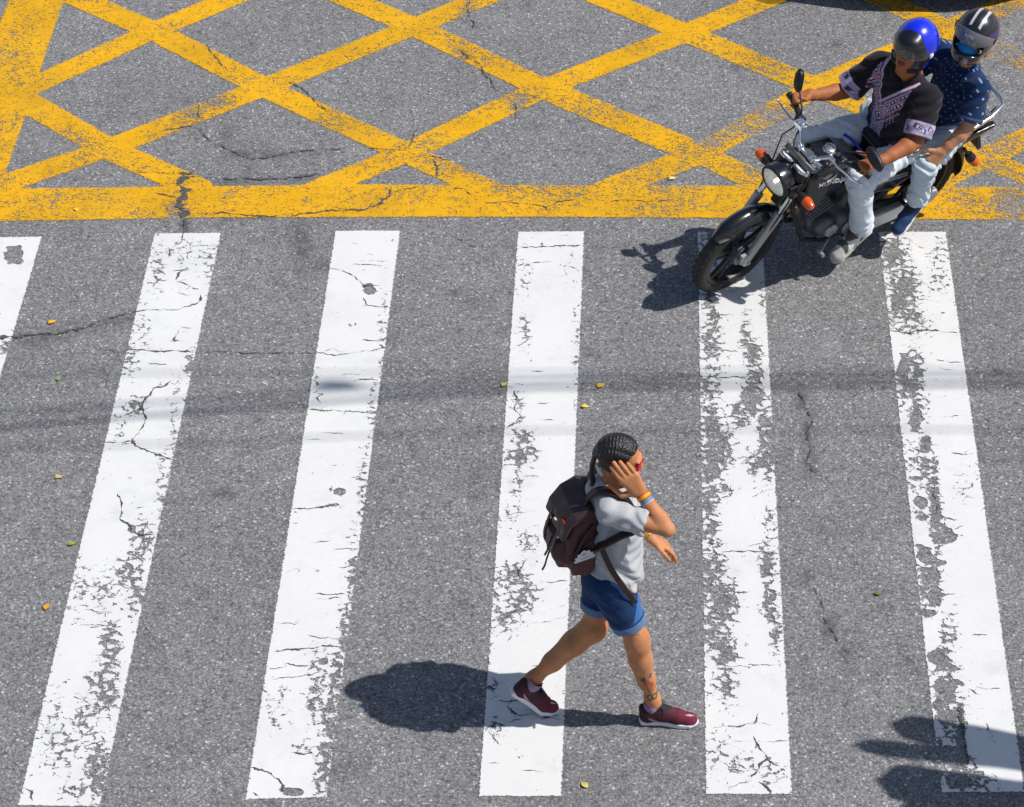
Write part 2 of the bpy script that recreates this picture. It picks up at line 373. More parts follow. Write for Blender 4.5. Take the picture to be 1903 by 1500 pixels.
def paint_mat(name, kind):
    m, nt, b = new_mat(name); tc = nd(nt, 'TexCoord'); P = tc.outputs['Object']
    def noi(sc, det=4.0, ro=.6, src=P):
        n = nd(nt, 'TexNoise', i_Scale=sc, i_Detail=det, i_Roughness=ro); nt.links.new(src, n.inputs['Vector']); return n.outputs[0]
    wear = nd(nt, 'Attribute', attribute_name='wear').outputs['Fac']
    holes = nd(nt, 'Attribute', attribute_name='holes').outputs['Fac']
    edge = nd(nt, 'Attribute', attribute_name='edge').outputs['Fac']
    wear = mth(nt, 'MAXIMUM', mth(nt, 'MULTIPLY_ADD', mth(nt, 'SUBTRACT', noi(3.1, 5.0, .65), .5), (.66 if kind == 'yellow' else .50), wear), .02)
    if kind == 'white':
        # chips follow a net of shrinkage cracks: distance to voronoi edges, distorted
        dn = nd(nt, 'TexNoise', i_Scale=30.0, i_Detail=3.0); nt.links.new(P, dn.inputs['Vector'])
        dv = nd(nt, 'VectorMath', operation='SCALE', i_Scale=.05); nt.links.new(dn.outputs['Color'], dv.inputs[0])
        av = nd(nt, 'VectorMath', operation='ADD'); nt.links.new(P, av.inputs[0]); nt.links.new(dv.outputs[0], av.inputs[1])
        vo = nd(nt, 'TexVoronoi', feature='DISTANCE_TO_EDGE', i_Scale=17.0); nt.links.new(av.outputs[0], vo.inputs['Vector'])
        net = mth(nt, 'MULTIPLY', vo.outputs['Distance'], 2.6, clamp=True)            # 0 on a crack .. 1 inside a flake
        n1 = mth(nt, 'MULTIPLY_ADD', noi(26.0, 5.0, .62), 2.4, -.7)
        n2 = mth(nt, 'MULTIPLY_ADD', noi(95.0, 4.0, .7), 2.4, -.7)
        t = mth(nt, 'ADD', mth(nt, 'MULTIPLY', net, .42), mth(nt, 'ADD', mth(nt, 'MULTIPLY', n1, .38), mth(nt, 'MULTIPLY', n2, .30)))
        keep = mth(nt, 'MULTIPLY_ADD', mth(nt, 'SUBTRACT', t, wear), 14.0, 1.0, clamp=True)
        nh = mth(nt, 'MULTIPLY_ADD', noi(13.0, 4.0, .55), 2.6, -.8)                    # big smooth-edged holes
        keep = mth(nt, 'MULTIPLY', keep, mth(nt, 'MULTIPLY_ADD', mth(nt, 'SUBTRACT', nh, holes), 12.0, 1.0, clamp=True))
        ew = mth(nt, 'MULTIPLY_ADD', noi(55.0, 4.0, .7), .030, -.014)
    else:
        n1 = mth(nt, 'MULTIPLY_ADD', noi(20.0, 5.0, .65), 2.4, -.7)
        n2 = mth(nt, 'MULTIPLY_ADD', noi(120.0, 4.0, .75), 2.6, -.8)
        n3 = mth(nt, 'MULTIPLY_ADD', noi(60.0, 3.0, .6), 2.6, -.8)
        t = mth(nt, 'ADD', mth(nt, 'MULTIPLY', n1, .34), mth(nt, 'ADD', mth(nt, 'MULTIPLY', n2, .36), mth(nt, 'MULTIPLY', n3, .34)))
        keep = mth(nt, 'MULTIPLY_ADD', mth(nt, 'SUBTRACT', t, wear), 7.0, .9, clamp=True)
        ew = mth(nt, 'MULTIPLY_ADD', noi(50.0, 5.0, .75), .060, -.026)
    e = mth(nt, 'MULTIPLY_ADD', mth(nt, 'ADD', edge, ew), 260.0, .5, clamp=True)
    keep = mth(nt, 'MULTIPLY', keep, e)
    big = noi(2.2, 5.0, .6); mid = noi(24.0, 4.0, .6); fin = noi(210.0, 3.0, .7)
    if kind == 'white':
        f = mth(nt, 'MULTIPLY_ADD', big, .16, .86); f = mth(nt, 'MULTIPLY', f, mth(nt, 'MULTIPLY_ADD', mid, .10, .95)); f = mth(nt, 'MULTIPLY', f, mth(nt, 'MULTIPLY_ADD', fin, .10, .95))
        base = mixc(nt, mth(nt, 'MULTIPLY', wear, .42, clamp=True), (.80, .795, .78), (.60, .61, .63))
        sm = mth(nt, 'MULTIPLY_ADD', noi(3.4, 6.0, .68), 5.0, -2.75, clamp=True); base = mixc(nt, mth(nt, 'MULTIPLY', sm, .45), base, (.52, .54, .57))
        b.inputs['Roughness'].default_value = .6
    else:
        f = mth(nt, 'MULTIPLY_ADD', big, .60, .68); f = mth(nt, 'MULTIPLY', f, mth(nt, 'MULTIPLY_ADD', fin, .5, .75)); f = mth(nt, 'MULTIPLY', f, mth(nt, 'MULTIPLY_ADD', mid, .3, .85))
        base = mixc(nt, mth(nt, 'MULTIPLY', wear, .7, clamp=True), (.80, .405, .0005), (.60, .36, .05)); base = mixc(nt, mth(nt, 'MULTIPLY_ADD', noi(1.7, 6.0, .7), 3.6, -1.75, clamp=True), base, (.60, .34, .03))
        b.inputs['Roughness'].default_value = .8; b.inputs['Specular IOR Level'].default_value = .12
    v = nd(nt, 'VectorMath', operation='SCALE'); nt.links.new(base, v.inputs[0]); nt.links.new(f, v.inputs['Scale']); nt.links.new(v.outputs[0], b.inputs['Base Color'])
    bp = nd(nt, 'Bump', i_Strength=.35, i_Distance=.002); nt.links.new(mth(nt, 'ADD', mth(nt, 'MULTIPLY', keep, .6), fin), bp.inputs['Height']); nt.links.new(bp.outputs[0], b.inputs['Normal'])
    tr = nd(nt, 'BsdfTransparent'); mx = nd(nt, 'MixShader'); out = nt.nodes['Material Output']
    nt.links.new(keep, mx.inputs[0]); nt.links.new(tr.outputs[0], mx.inputs[1]); nt.links.new(b.outputs[0], mx.inputs[2]); nt.links.new(mx.outputs[0], out.inputs[0])
    return m
M_WHITE = paint_mat('white_road_paint', 'white'); M_YELLOW = paint_mat('yellow_road_paint', 'yellow')

def blobs(P, lst):
    """sum of soft patches given by picture centre, radii (px) and strength"""
    out = np.zeros(len(P))
    for (x, y, rx, ry, s) in lst:
        c = ground((x, y)); ax = np.linalg.norm(ground((x + rx, y)) - c); ay = np.linalg.norm(ground((x, y + ry)) - c)
        u = ground((x, y + ry)) - c; u = u[:2] / np.linalg.norm(u[:2]); w = np.array([-u[1], u[0]])
        d = P[:, :2] - c[:2]; q = ((d @ w) / ax) ** 2 + ((d @ u) / ay) ** 2
        out = np.maximum(out, s * np.exp(-q * .9)) if True else out
    return out
def grid(xs, ys):
    Xg, Yg = np.meshgrid(xs, ys, indexing='ij'); V = np.stack([Xg.ravel(), Yg.ravel(), 0 * Xg.ravel()], 1)
    n, m = len(xs), len(ys); i, j = np.meshgrid(np.arange(n - 1), np.arange(m - 1), indexing='ij')
    a = (i * m + j).ravel(); return V, np.stack([a, a + m, a + m + 1, a + 1], 1)

# --- the road: one sheet out to the horizon, finer where the picture looks
xs = np.concatenate([[-250, -90, -30, -12, -6], np.arange(-4.2, 4.21, .03), [6, 12, 30, 90, 250]])
ys = np.concatenate([[-250, -90, -30, -12, -5, -2], np.arange(-.8, 8.2, .03), [10, 14, 30, 90, 250]])
V, F = grid(xs, ys)
stains = [(420, 918, 24, 9, .8), (75, 625, 70, 9, .55), (210, 597, 60, 9, .6), (560, 455, 16, 50, .75), (600, 492, 24, 14, .6), (345, 420, 9, 26, .9), (1490, 745, 12, 26, .7),
          (1500, 800, 9, 40, .75), (1505, 860, 14, 26, .7), (1540, 1168, 12, 22, .9), (1575, 1215, 18, 20, .5), (1500, 1070, 12, 12, .7), (1690, 1222, 12, 14, .5),
          (500, 1150, 8, 14, .4), (620, 1240, 16, 10, .5), (1125, 885, 12, 6, .6), (395, 1395, 26, 14, .35), (330, 1385, 22, 14, .4), (640, 1430, 30, 22, .4),
          (455, 285, 40, 9, .55), (520, 288, 70, 7, .5), (460, 315, 8, 16, .5), (420, 255, 14, 22, .5), (430, 340, 70, 6, .6), (560, 333, 40, 7, .55), (470, 402, 60, 6, .7), (165, 270, 5, 24, .5),
          (1000, 235, 20, 5, .3), (1240, 330, 18, 10, .3), (620, 395, 24, 10, .6), (880, 560, 24, 14, .3), (60, 640, 14, 8, .5), (80, 820, 100, 9, .25), (1110, 1140, 14, 10, .45)]
for _ in range(46): stains.append((rng.uniform(-40, 1940), rng.uniform(-20, 1500), rng.uniform(25, 90), rng.uniform(14, 45), rng.uniform(.06, .20)))
for _ in range(90):
    stains.append((rng.uniform(-40, 1940), rng.uniform(-20, 1500), rng.uniform(4, 13), rng.uniform(3, 8), rng.uniform(.35, .8)))
road = mk('road', V, F, M_ASPH, attrs={'stain': blobs(V, stains)}, smooth=False); tag(road, kind='structure')

# --- white crossing stripes: corners measured in the picture (TL, TR, BL, BR)
def stripe(tl, tr, bl, br, wear, holes, base=.10):
    c = [ground(p)[:2] for p in (tl, tr, bl, br)]
    L = np.linalg.norm(c[0] - c[2]); Wd = np.linalg.norm(c[2] - c[3]); e = .016
    us = np.concatenate([[-e, 0], np.linspace(0, Wd, 22)[1:-1], [Wd, Wd + e]]); vs = np.concatenate([[-e, 0], np.linspace(0, L, int(L / .018))[1:-1], [L, L + e]])
    V, F = grid(us, vs); u = V[:, 0] / Wd; v = V[:, 1] / L
    pos = (1 - u)[:, None] * ((1 - v)[:, None] * c[2] + v[:, None] * c[0]) + u[:, None] * ((1 - v)[:, None] * c[3] + v[:, None] * c[1])
    edge = np.minimum(np.minimum(V[:, 0], Wd - V[:, 0]), np.minimum(V[:, 1], L - V[:, 1]))
    P = np.stack([pos[:, 0], pos[:, 1], np.full(len(pos), .004)], 1)
    # a little more wear towards both long edges, as tyres leave it
    w = base + .10 * np.exp(-np.minimum(V[:, 0], Wd - V[:, 0]) / .03) + blobs(P, wear)
    o = mk('crosswalk_stripe', P, F, M_WHITE, attrs={'wear': w, 'holes': blobs(P, holes), 'edge': edge}, smooth=False)
    for _ in range(16):                                 # hairline shrinkage cracks across the stripe
        a = rng.uniform(.02, .7); b2 = min(.99, a + rng.uniform(.12, .5)); vv = rng.uniform(.02, .98); k = rng.normal(0, .006)
        pt = lambda u_, v_: (1 - u_) * ((1 - v_) * c[2] + v_ * c[0]) + u_ * ((1 - v_) * c[3] + v_ * c[1])
        HAIR.append([pt(a, vv), pt((a + b2) / 2, vv + k * .7), pt(b2, vv + k)])
    return tag(o, kind='structure')
HAIR = []
stripe((-45, 443), (77, 441), (-390, 1503), (-238, 1505), [(5, 640, 30, 30, .3)], [(28, 476, 17, 15, 1.5), (22, 462, 20, 6, .9)], .13)
stripe((288, 435), (410, 434), (35, 1497), (185, 1499),
       [(295, 500, 14, 60, 0.32), (268, 610, 16, 50, 0.26), (350, 470, 50, 30, 0.25), (390, 480, 12, 40, 0.26), (240, 670, 20, 30, 0.37), (352, 680, 12, 25, 0.37), (255, 760, 26, 22, 0.40), (225, 790, 14, 40, 0.22), (322, 800, 12, 100, 0.29), (300, 880, 10, 80, 0.29),
        (262, 1010, 22, 45, 0.46), (240, 1065, 26, 40, 0.48), (250, 1100, 16, 50, 0.44), (205, 1200, 22, 60, 0.53), (195, 1280, 26, 50, 0.55), (160, 1330, 26, 40, 0.40), (180, 1430, 24, 70, 0.53), (165, 1360, 30, 30, 0.37), (120, 1380, 50, 60, 0.30), (190, 1100, 40, 60, 0.25), (150, 1100, 14, 60, 0.26), (100, 1330, 20, 60, 0.22), (140, 1470, 30, 25, 0.44)],
       [(245, 983, 9, 8, 1.1), (165, 1265, 14, 9, .9), (117, 1267, 12, 5, .9)], .17)
stripe((624, 430), (743, 430), (457, 1486), (606, 1482),
       [(712, 620, 10, 160, .25), (690, 760, 10, 80, .3), (675, 900, 10, 80, .36), (655, 1060, 12, 80, .42), (640, 1170, 14, 60, .45), (625, 1260, 16, 60, .55), (612, 1340, 16, 60, .55), (600, 1420, 16, 60, .55), (590, 1250, 22, 60, .38), (585, 1300, 20, 60, .36), (560, 1390, 30, 20, .35), (505, 1340, 8, 20, .38), (590, 720, 10, 30, .3), (520, 1300, 30, 60, .2)],
       [(686, 540, 11, 9, 1.4), (632, 914, 15, 6, 1.4), (599, 1232, 10, 8, 1.2), (543, 1473, 18, 8, 1.5), (626, 940, 14, 4, 1.0)], .15)
stripe((963, 432), (1085, 431), (891, 1480), (1042, 1480),
       [(975, 510, 14, 50, 0.26), (975, 615, 14, 40, 0.36), (965, 760, 14, 40, 0.29), (972, 815, 24, 24, 0.45), (965, 850, 28, 24, 0.45), (985, 840, 22, 22, 0.36), (960, 900, 20, 40, 0.29), (955, 950, 20, 30, 0.27), (975, 1010, 26, 30, 0.30), (958, 1075, 30, 40, 0.45), (970, 1105, 34, 35, 0.52), (950, 1150, 28, 30, 0.43), (965, 1120, 24, 40, 0.56), (920, 1120, 12, 60, 0.29), (1060, 500, 20, 60, 0.18), (1070, 640, 8, 120, 0.20), (920, 1280, 24, 20, 0.32), (925, 1350, 22, 20, 0.30), (905, 1200, 8, 60, 0.24)],
       [(1008, 452, 5, 5, .8)], .15)
stripe((1297, 432), (1416, 432), (1313, 1476), (1471, 1476),
       [(1330, 450, 30, 40, 0.56), (1370, 480, 30, 50, 0.44), (1318, 555, 20, 30, 0.50), (1325, 600, 16, 60, 0.48), (1322, 640, 22, 40, 0.46), (1318, 720, 22, 30, 0.53), (1330, 690, 20, 30, 0.36), (1385, 620, 12, 40, 0.53), (1398, 660, 16, 30, 0.68), (1396, 740, 22, 40, 0.66), (1375, 770, 26, 30, 0.53), (1405, 700, 14, 25, 0.64), (1322, 790, 24, 50, 0.56), (1330, 830, 32, 50, 0.62), (1320, 870, 28, 40, 0.56), (1425, 830, 16, 70, 0.64), (1415, 790, 14, 50, 0.48), (1400, 860, 18, 30, 0.40), (1320, 930, 22, 40, 0.48), (1345, 915, 18, 20, 0.40), (1320, 990, 20, 50, 0.44), (1325, 1060, 26, 50, 0.56), (1345, 1120, 28, 50, 0.60), (1330, 1175, 30, 50, 0.50), (1345, 1215, 28, 30, 0.54), (1350, 1270, 24, 50, 0.46), (1425, 1050, 14, 40, 0.58), (1430, 1120, 14, 50, 0.56), (1440, 1180, 12, 40, 0.48), (1430, 960, 14, 40, 0.36), (1380, 1420, 40, 40, 0.27), (1430, 1440, 24, 30, 0.32), (1340, 1400, 30, 40, 0.27), (1420, 560, 12, 40, 0.32)],
       [(1335, 630, 9, 7, .8), (1332, 1412, 7, 5, .9)], .17)
stripe((1633, 432), (1757, 432), (1750, 1473), (1903, 1472),
       [(1660, 470, 30, 40, .55), (1680, 540, 30, 60, .55), (1690, 590, 40, 30, .5), (1740, 500, 20, 60, .3), (1700, 680, 22, 40, .55), (1690, 720, 26, 30, .6), (1705, 760, 18, 30, .5), (1720, 850, 12, 60, .62), (1735, 920, 10, 70, .72), (1742, 980, 9, 60, .75), (1710, 880, 30, 100, .30), (1725, 1080, 30, 60, .40), (1760, 1190, 22, 60, .45), (1760, 1280, 22, 60, .5), (1770, 1340, 26, 50, .55), (1786, 1390, 9, 90, .8), (1770, 1420, 40, 40, .5), (1815, 1455, 40, 20, .45), (1790, 900, 30, 30, .2)],
       [(1658, 485, 9, 14, 1.0), (1662, 565, 10, 20, 1.35), (1690, 525, 12, 8, .8), (1680, 690, 12, 24, 1.5), (1690, 715, 14, 12, 1.2), (1702, 780, 13, 22, 1.45), (1720, 820, 9, 8, 1.4), (1700, 890, 12, 5, 1.1), (1708, 932, 15, 9, 1.45), (1716, 962, 16, 7, 1.4), (1755, 998, 26, 12, 1.4), (1718, 1030, 14, 14, 1.5), (1735, 1046, 22, 8, 1.4), (1730, 1068, 16, 14, 1.5), (1735, 1108, 15, 22, 1.6), (1725, 1140, 18, 6, 1.4), (1745, 1225, 16, 14, 1.6), (1765, 1245, 26, 6, 1.3), (1757, 1278, 22, 14, 1.6), (1747, 1310, 12, 14, 1.4), (1760, 1335, 22, 9, 1.5), (1760, 1400, 22, 12, 1.6), (1745, 1380, 8, 6, 1.2), (1778, 1450, 20, 16, 1.6), (1822, 1438, 11, 6, 1.3), (1748, 1425, 6, 5, 1.0)], .16)

# --- yellow hatched box: bands as centre line + width, one sheet
bands = [((-260, 385), (345, 378), .345), ((345, 378), (700, 374), .345), ((700, 374), (1350, 376), .335), ((1350, 376), (2150, 380), .335),
         ((69, -6), (-16, 240), .36), ((-16, 240), (-75, 400), .36), ((69, -6), (120, -150), .36),
         ((-10, -70), (285, 58), .185), ((285, 58), (490, 163), .185), ((490, 163), (755, 285), .18), ((755, 285), (905, 352), .18),
         ((560, -38), (770, 50), .185), ((770, 50), (1010, 165), .19), ((1010, 165), (1300, 287), .21), ((1300, 287), (1440, 352), .19),
         ((1090, -15), (1275, 62), .185), ((1275, 62), (1530, 168), .19), ((1530, 168), (1800, 283), .18), ((1800, 283), (1960, 350), .18),
         ((1600, -18), (1770, 58), .185), ((1770, 58), (2030, 170), .19),
         ((30, 178), (200, 277), .19), ((200, 277), (365, 350), .19),
         ((40, 170), (285, 58), .185), ((285, 58), (520, -40), .185),
         ((0, 345), (200, 277), .185), ((200, 277), (490, 163), .185), ((490, 163), (770, 50), .185), ((770, 50), (1000, -45), .185),
         ((590, 352), (755, 285), .18), ((755, 285), (1010, 165), .19), ((1010, 165), (1275, 62), .185), ((1275, 62), (1520, -40), .185),
         ((1130, 352), (1300, 287), .19), ((1300, 287), (1530, 155), .175), ((1530, 155), (1760, 56), .185), ((1760, 56), (1990, -40), .185),
         ((1700, 358), (1880, 270), .18), ((1880, 270), (2050, 190), .18)]
hx = .02; x0, x1, y0, y1 = -4.4, 4.4, 4.25, 8.3
V, F = grid(np.arange(x0, x1, hx), np.arange(y0, y1, hx)); sd = np.full(len(V), 9.0)
for a, b2, w in bands:
    a, b2 = ground(a)[:2], ground(b2)[:2]; e = b2 - a; t = np.clip(((V[:, :2] - a) @ e) / (e @ e), 0, 1)
    sd = np.minimum(sd, np.linalg.norm(V[:, :2] - a - t[:, None] * e, axis=1) - w / 2)
# the box ends at its outer border: nothing in front of the front band, nothing left of the left band
fe = ground(np.array([(-260, 416), (400, 404), (1000, 403), (1700, 407), (2200, 412)]))
sd = np.maximum(sd, np.interp(V[:, 0], fe[:, 0], fe[:, 1]) - V[:, 1])
la, lb = ground((18, 0))[:2], ground((-140, 420))[:2]; le = (lb - la) / np.linalg.norm(lb - la); sd = np.maximum(sd, (V[:, :2] - la) @ np.array([le[1], -le[0]]))
ywear = [(1370, 235, 90, 40, .20), (1420, 215, 60, 30, .26), (1330, 262, 60, 20, .18), (1300, 310, 120, 40, .08), (1450, 110, 90, 50, .12), (1700, 60, 120, 60, .08), (1270, 290, 60, 20, .14), (1240, 350, 50, 14, .16), (1280, 375, 60, 22, .16), (1400, 310, 50, 30, .16), (1850, 270, 80, 40, .20), (1885, 380, 50, 40, .36), (1800, 370, 80, 40, .12), (1830, 320, 70, 30, .20), (1870, 100, 60, 50, .30), (1880, 30, 50, 30, .34), (1660, 20, 70, 20, .12), (1450, 130, 60, 30, .16),
         (395, 190, 40, 14, .34), (360, 215, 30, 20, .2), (965, 178, 40, 14, .2), (960, 190, 20, 22, .3), (855, 85, 30, 25, .2), (870, 30, 20, 30, .25), (800, 290, 80, 22, .16), (650, 200, 60, 40, .14), (940, 110, 60, 40, .14), (860, 310, 60, 20, .2), (1100, 350, 160, 30, .1), (60, 375, 110, 12, .12), (330, 390, 20, 30, .25), (1110, 200, 90, 40, .12), (160, 270, 40, 20, .12), (20, 200, 60, 160, .04)]
yb = blobs(V, ywear)
keep = (sd[F] < .022).any(1); F = F[keep]; used = np.unique(F); rm = np.full(len(V), -1); rm[used] = np.arange(len(used))
V2 = V[used].copy(); V2[:, 2] = .0035
o = mk('yellow_box_marking', V2, rm[F], M_YELLOW, attrs={'wear': .41 + yb[used], 'holes': 0 * yb[used], 'edge': -sd[used]}, smooth=False); tag(o, kind='structure')

# --- cracks through asphalt and paint: thin ragged ribbons lying on the surface
cracks = [([(-20, 630), (40, 624), (110, 620), (150, 612), (200, 594), (250, 580), (287, 577)], 5), ([(285, 577), (330, 577), (355, 570), (372, 560), (374, 548)], 3), ([(0, 625), (30, 626)], 6),
 ([(228, 655), (262, 651), (300, 654), (362, 654)], 2.6), ([(362, 655), (470, 656), (585, 657)], 1.4), ([(585, 656), (620, 661), (660, 657), (695, 652), (712, 648)], 2),
 ([(325, 707), (305, 718), (288, 723), (270, 742), (262, 757), (272, 780), (262, 800), (247, 820), (252, 832), (275, 838), (300, 850), (320, 856)], 3.6), ([(247, 822), (195, 824)], 1.6), ([(246, 752), (262, 755)], 6), ([(288, 722), (284, 728)], 5),
 ([(343, 432), (335, 450), (318, 462), (314, 480)], 2.6), ([(345, 470), (352, 484)], 6), ([(325, 522), (337, 503), (352, 502)], 3), ([(325, 526), (350, 532), (368, 540)], 3),
 ([(218, 918), (225, 936), (222, 965), (240, 975), (246, 990), (262, 997), (290, 995)], 2.8), ([(335, 615), (328, 628), (325, 638)], 2.4),
 ([(613, 500), (640, 506), (660, 516), (678, 532), (708, 532)], 2), ([(675, 552), (685, 568), (720, 573)], 2), ([(572, 762), (600, 764), (640, 766), (700, 769)], 2.6), ([(657, 708), (704, 709)], 2.2), ([(590, 734), (600, 733), (588, 741), (592, 752)], 2.4),
 ([(672, 633), (712, 634)], 2), ([(545, 945), (580, 946), (605, 944), (640, 939)], 3), ([(545, 973), (555, 974)], 2), ([(650, 888), (680, 889)], 1.6), ([(628, 1057), (655, 1052)], 1.6), ([(500, 1160), (555, 1159), (556, 1164)], 2), ([(505, 1212), (560, 1208), (600, 1206), (640, 1204)], 2.6), ([(500, 1243), (528, 1243)], 2.6), ([(505, 1263), (560, 1258), (600, 1252)], 1.4), ([(590, 1116), (635, 1114)], 1.4),
 ([(465, 1427), (485, 1433), (500, 1438), (515, 1448), (525, 1462), (530, 1474)], 2.8), ([(468, 1475), (480, 1484)], 2), ([(540, 1400), (585, 1402)], 2),
 ([(963, 460), (1000, 461), (1040, 459), (1083, 457)], 2.4), ([(955, 727), (958, 745), (956, 760), (968, 775), (955, 790), (940, 798)], 3), ([(958, 752), (980, 752)], 2), ([(978, 775), (968, 782)], 3), ([(1028, 748), (1010, 752), (990, 755)], 1.4), ([(940, 898), (965, 888)], 1.6),
 ([(903, 1300), (930, 1305), (965, 1303), (985, 1310), (1000, 1300)], 2.2), ([(950, 1300), (945, 1315), (960, 1330), (985, 1328)], 2.2), ([(905, 1275), (920, 1285), (922, 1270)], 2), ([(905, 1360), (918, 1375), (930, 1388)], 1.8), ([(970, 1130), (945, 1150), (935, 1152)], 1.6), ([(955, 1180), (945, 1195)], 2), ([(980, 1040), (965, 1060), (970, 1090)], 2.4),
 ([(1310, 586), (1365, 588)], 1.8), ([(1305, 652), (1340, 653), (1372, 656)], 2), ([(1299, 702), (1340, 703), (1396, 701)], 2.2), ([(1340, 1027), (1375, 1025), (1400, 1027), (1450, 1030)], 2), ([(1325, 1356), (1345, 1351), (1375, 1350), (1405, 1344), (1412, 1325)], 2.8), ([(1405, 1344), (1435, 1350)], 2), ([(1398, 1370), (1402, 1382), (1415, 1400), (1424, 1410), (1410, 1432), (1395, 1445), (1390, 1455)], 3), ([(1424, 1410), (1440, 1420), (1452, 1424)], 2), ([(1412, 1452), (1428, 1465), (1430, 1478)], 3), ([(1355, 1465), (1395, 1455)], 1.4), ([(1385, 1235), (1440, 1236)], 1.3), ([(1320, 1142), (1385, 1141)], 1.4),
 ([(1650, 617), (1690, 619), (1725, 615), (1783, 619)], 2.8), ([(1740, 670), (1765, 673), (1790, 675)], 1.6), ([(1768, 843), (1795, 845), (1815, 844)], 1.8), ([(1808, 1183), (1838, 1182)], 1.8), ([(1835, 1345), (1842, 1362), (1845, 1372), (1838, 1370)], 3.5), ([(1786, 1310), (1788, 1345), (1794, 1385), (1797, 1430)], 4), ([(1735, 895), (1742, 960)], 2),
 ([(1485, 725), (1498, 755), (1510, 780), (1500, 805), (1505, 835), (1500, 860), (1520, 885)], 2.2), ([(1512, 1090), (1525, 1120), (1535, 1155), (1560, 1195), (1580, 1220)], 1.8),
 ([(341, 323), (333, 342), (345, 356), (342, 370), (330, 378), (344, 396), (340, 408)], 13), ([(343, 408), (345, 432)], 5), ([(330, 323), (360, 326)], 7), ([(355, 328), (420, 334), (500, 334), (560, 330), (592, 322)], 4.5), ([(250, 322), (300, 322), (330, 326)], 1.8), ([(285, 360), (310, 363), (330, 372)], 2),
 ([(365, 235), (400, 268), (430, 282), (470, 297), (500, 293), (540, 283), (600, 279), (640, 277)], 2.5), ([(372, 195), (370, 220), (360, 235), (330, 240), (300, 242)], 2.4), ([(385, 85), (400, 105), (415, 125)], 4), ([(535, 152), (560, 165), (575, 175), (590, 195), (615, 212)], 2.4),
 ([(872, 0), (868, 22), (880, 45), (885, 65)], 2.2), ([(855, 92), (870, 110), (890, 120), (900, 135), (912, 150), (920, 166), (930, 172)], 2.8), ([(675, 274), (710, 278), (740, 280), (755, 281)], 3), ([(755, 280), (765, 265), (774, 240)], 3.6), ([(755, 281), (775, 292), (805, 293), (840, 300)], 2.8), ([(803, 294), (815, 312), (812, 328), (800, 338)], 2.6), ([(956, 190), (960, 215), (955, 222)], 2.4),
 ([(380, 399), (420, 398), (470, 402), (520, 402)], 4), ([(540, 401), (600, 394), (640, 393), (675, 392), (705, 380), (725, 365), (727, 352)], 3), ([(690, 388), (715, 376)], 7), ([(655, 393), (680, 390)], 6), ([(730, 358), (765, 352), (780, 347)], 1.6), ([(895, 377), (950, 378), (985, 380), (1015, 386), (1040, 376), (1080, 373)], 1.8), ([(1016, 385), (1020, 400)], 2.2), ([(1110, 373), (1180, 374), (1260, 374)], 1.2), ([(820, 344), (860, 352), (880, 365)], 1.6),
 ([(845, 440), (870, 455), (890, 462)], 1.4), ([(1085, 458), (1160, 462)], 1), ([(1230, 345), (1250, 330)], 1.2), ([(180, 652), (228, 657)], 1.2), ([(35, 1465), (55, 1475), (60, 1490)], 3.5), ([(105, 1490), (118, 1486)], 4)]
mbV = []; mbF = []; nv = 0
def ribbon(px, w, zz, world=False):
    global nv
    P = np.array(px, float) if world else ground(np.array(px, float))[:, :2]; seg = []
    for i in range(len(P) - 1):
        n = max(2, int(np.linalg.norm(P[i + 1] - P[i]) / .009)); t = np.linspace(0, 1, n, endpoint=False)[:, None]; seg.append(P[i] + t * (P[i + 1] - P[i]))
    Q = np.concatenate(seg + [P[-1:]]); n = len(Q)
    T = np.gradient(Q, axis=0); T /= np.linalg.norm(T, axis=1)[:, None] + 1e-9; N = np.stack([-T[:, 1], T[:, 0]], 1)
    def smooth(k, a):
        r = rng.normal(0, 1, n + 2 * k); r = np.convolve(r, np.ones(k) / k, 'same')[k:k + n]; return a * r * math.sqrt(k)
    Q = Q + N * (smooth(3, .0028) + smooth(9, .004))[:, None]
    hw = w * .0031 * .5 * np.clip(.75 + smooth(4, .5), .12, 2.2); m = np.minimum(np.arange(n), np.arange(n)[::-1]); hw *= np.clip((m + .4) / 4, .1, 1)
    jl = np.clip(1 + rng.normal(0, .35, n), .2, 2); jr = np.clip(1 + rng.normal(0, .35, n), .2, 2)
    A = Q + N * (hw * jl)[:, None]; B = Q - N * (hw * jr)[:, None]
    V = np.zeros((2 * n, 3)); V[0::2, :2] = A; V[1::2, :2] = B; V[:, 2] = zz
    mbV.append(V); mbF.extend([[nv + 2 * i, nv + 2 * i + 1, nv + 2 * i + 3, nv + 2 * i + 2] for i in range(n - 1)]); nv += 2 * n
for ci, (px, w) in enumerate(cracks):
    ribbon(px, w, .0058 + .00001 * ci)
    if w > 1.7 and len(px) > 2:
        for _ in range(int(len(px) * .8)):           # small side cracks
            p = np.array(px[rng.integers(1, len(px) - 1)], float); a = rng.uniform(0, 2 * math.pi); l = rng.uniform(5, 14)
            ribbon([p, p + l * .5 * np.array([math.cos(a), .6 * math.sin(a)]), p + l * np.array([math.cos(a + .5), .6 * math.sin(a + .5)])], w * .45, .0075 + .00001 * ci)
for hi_, pl in enumerate(HAIR): ribbon(pl, rng.uniform(.8, 1.7), .0068 + .000005 * hi_, True)
o = mk('road_cracks', np.concatenate(mbV), mbF, M_CRACK, smooth=False); tag(o, kind='structure')

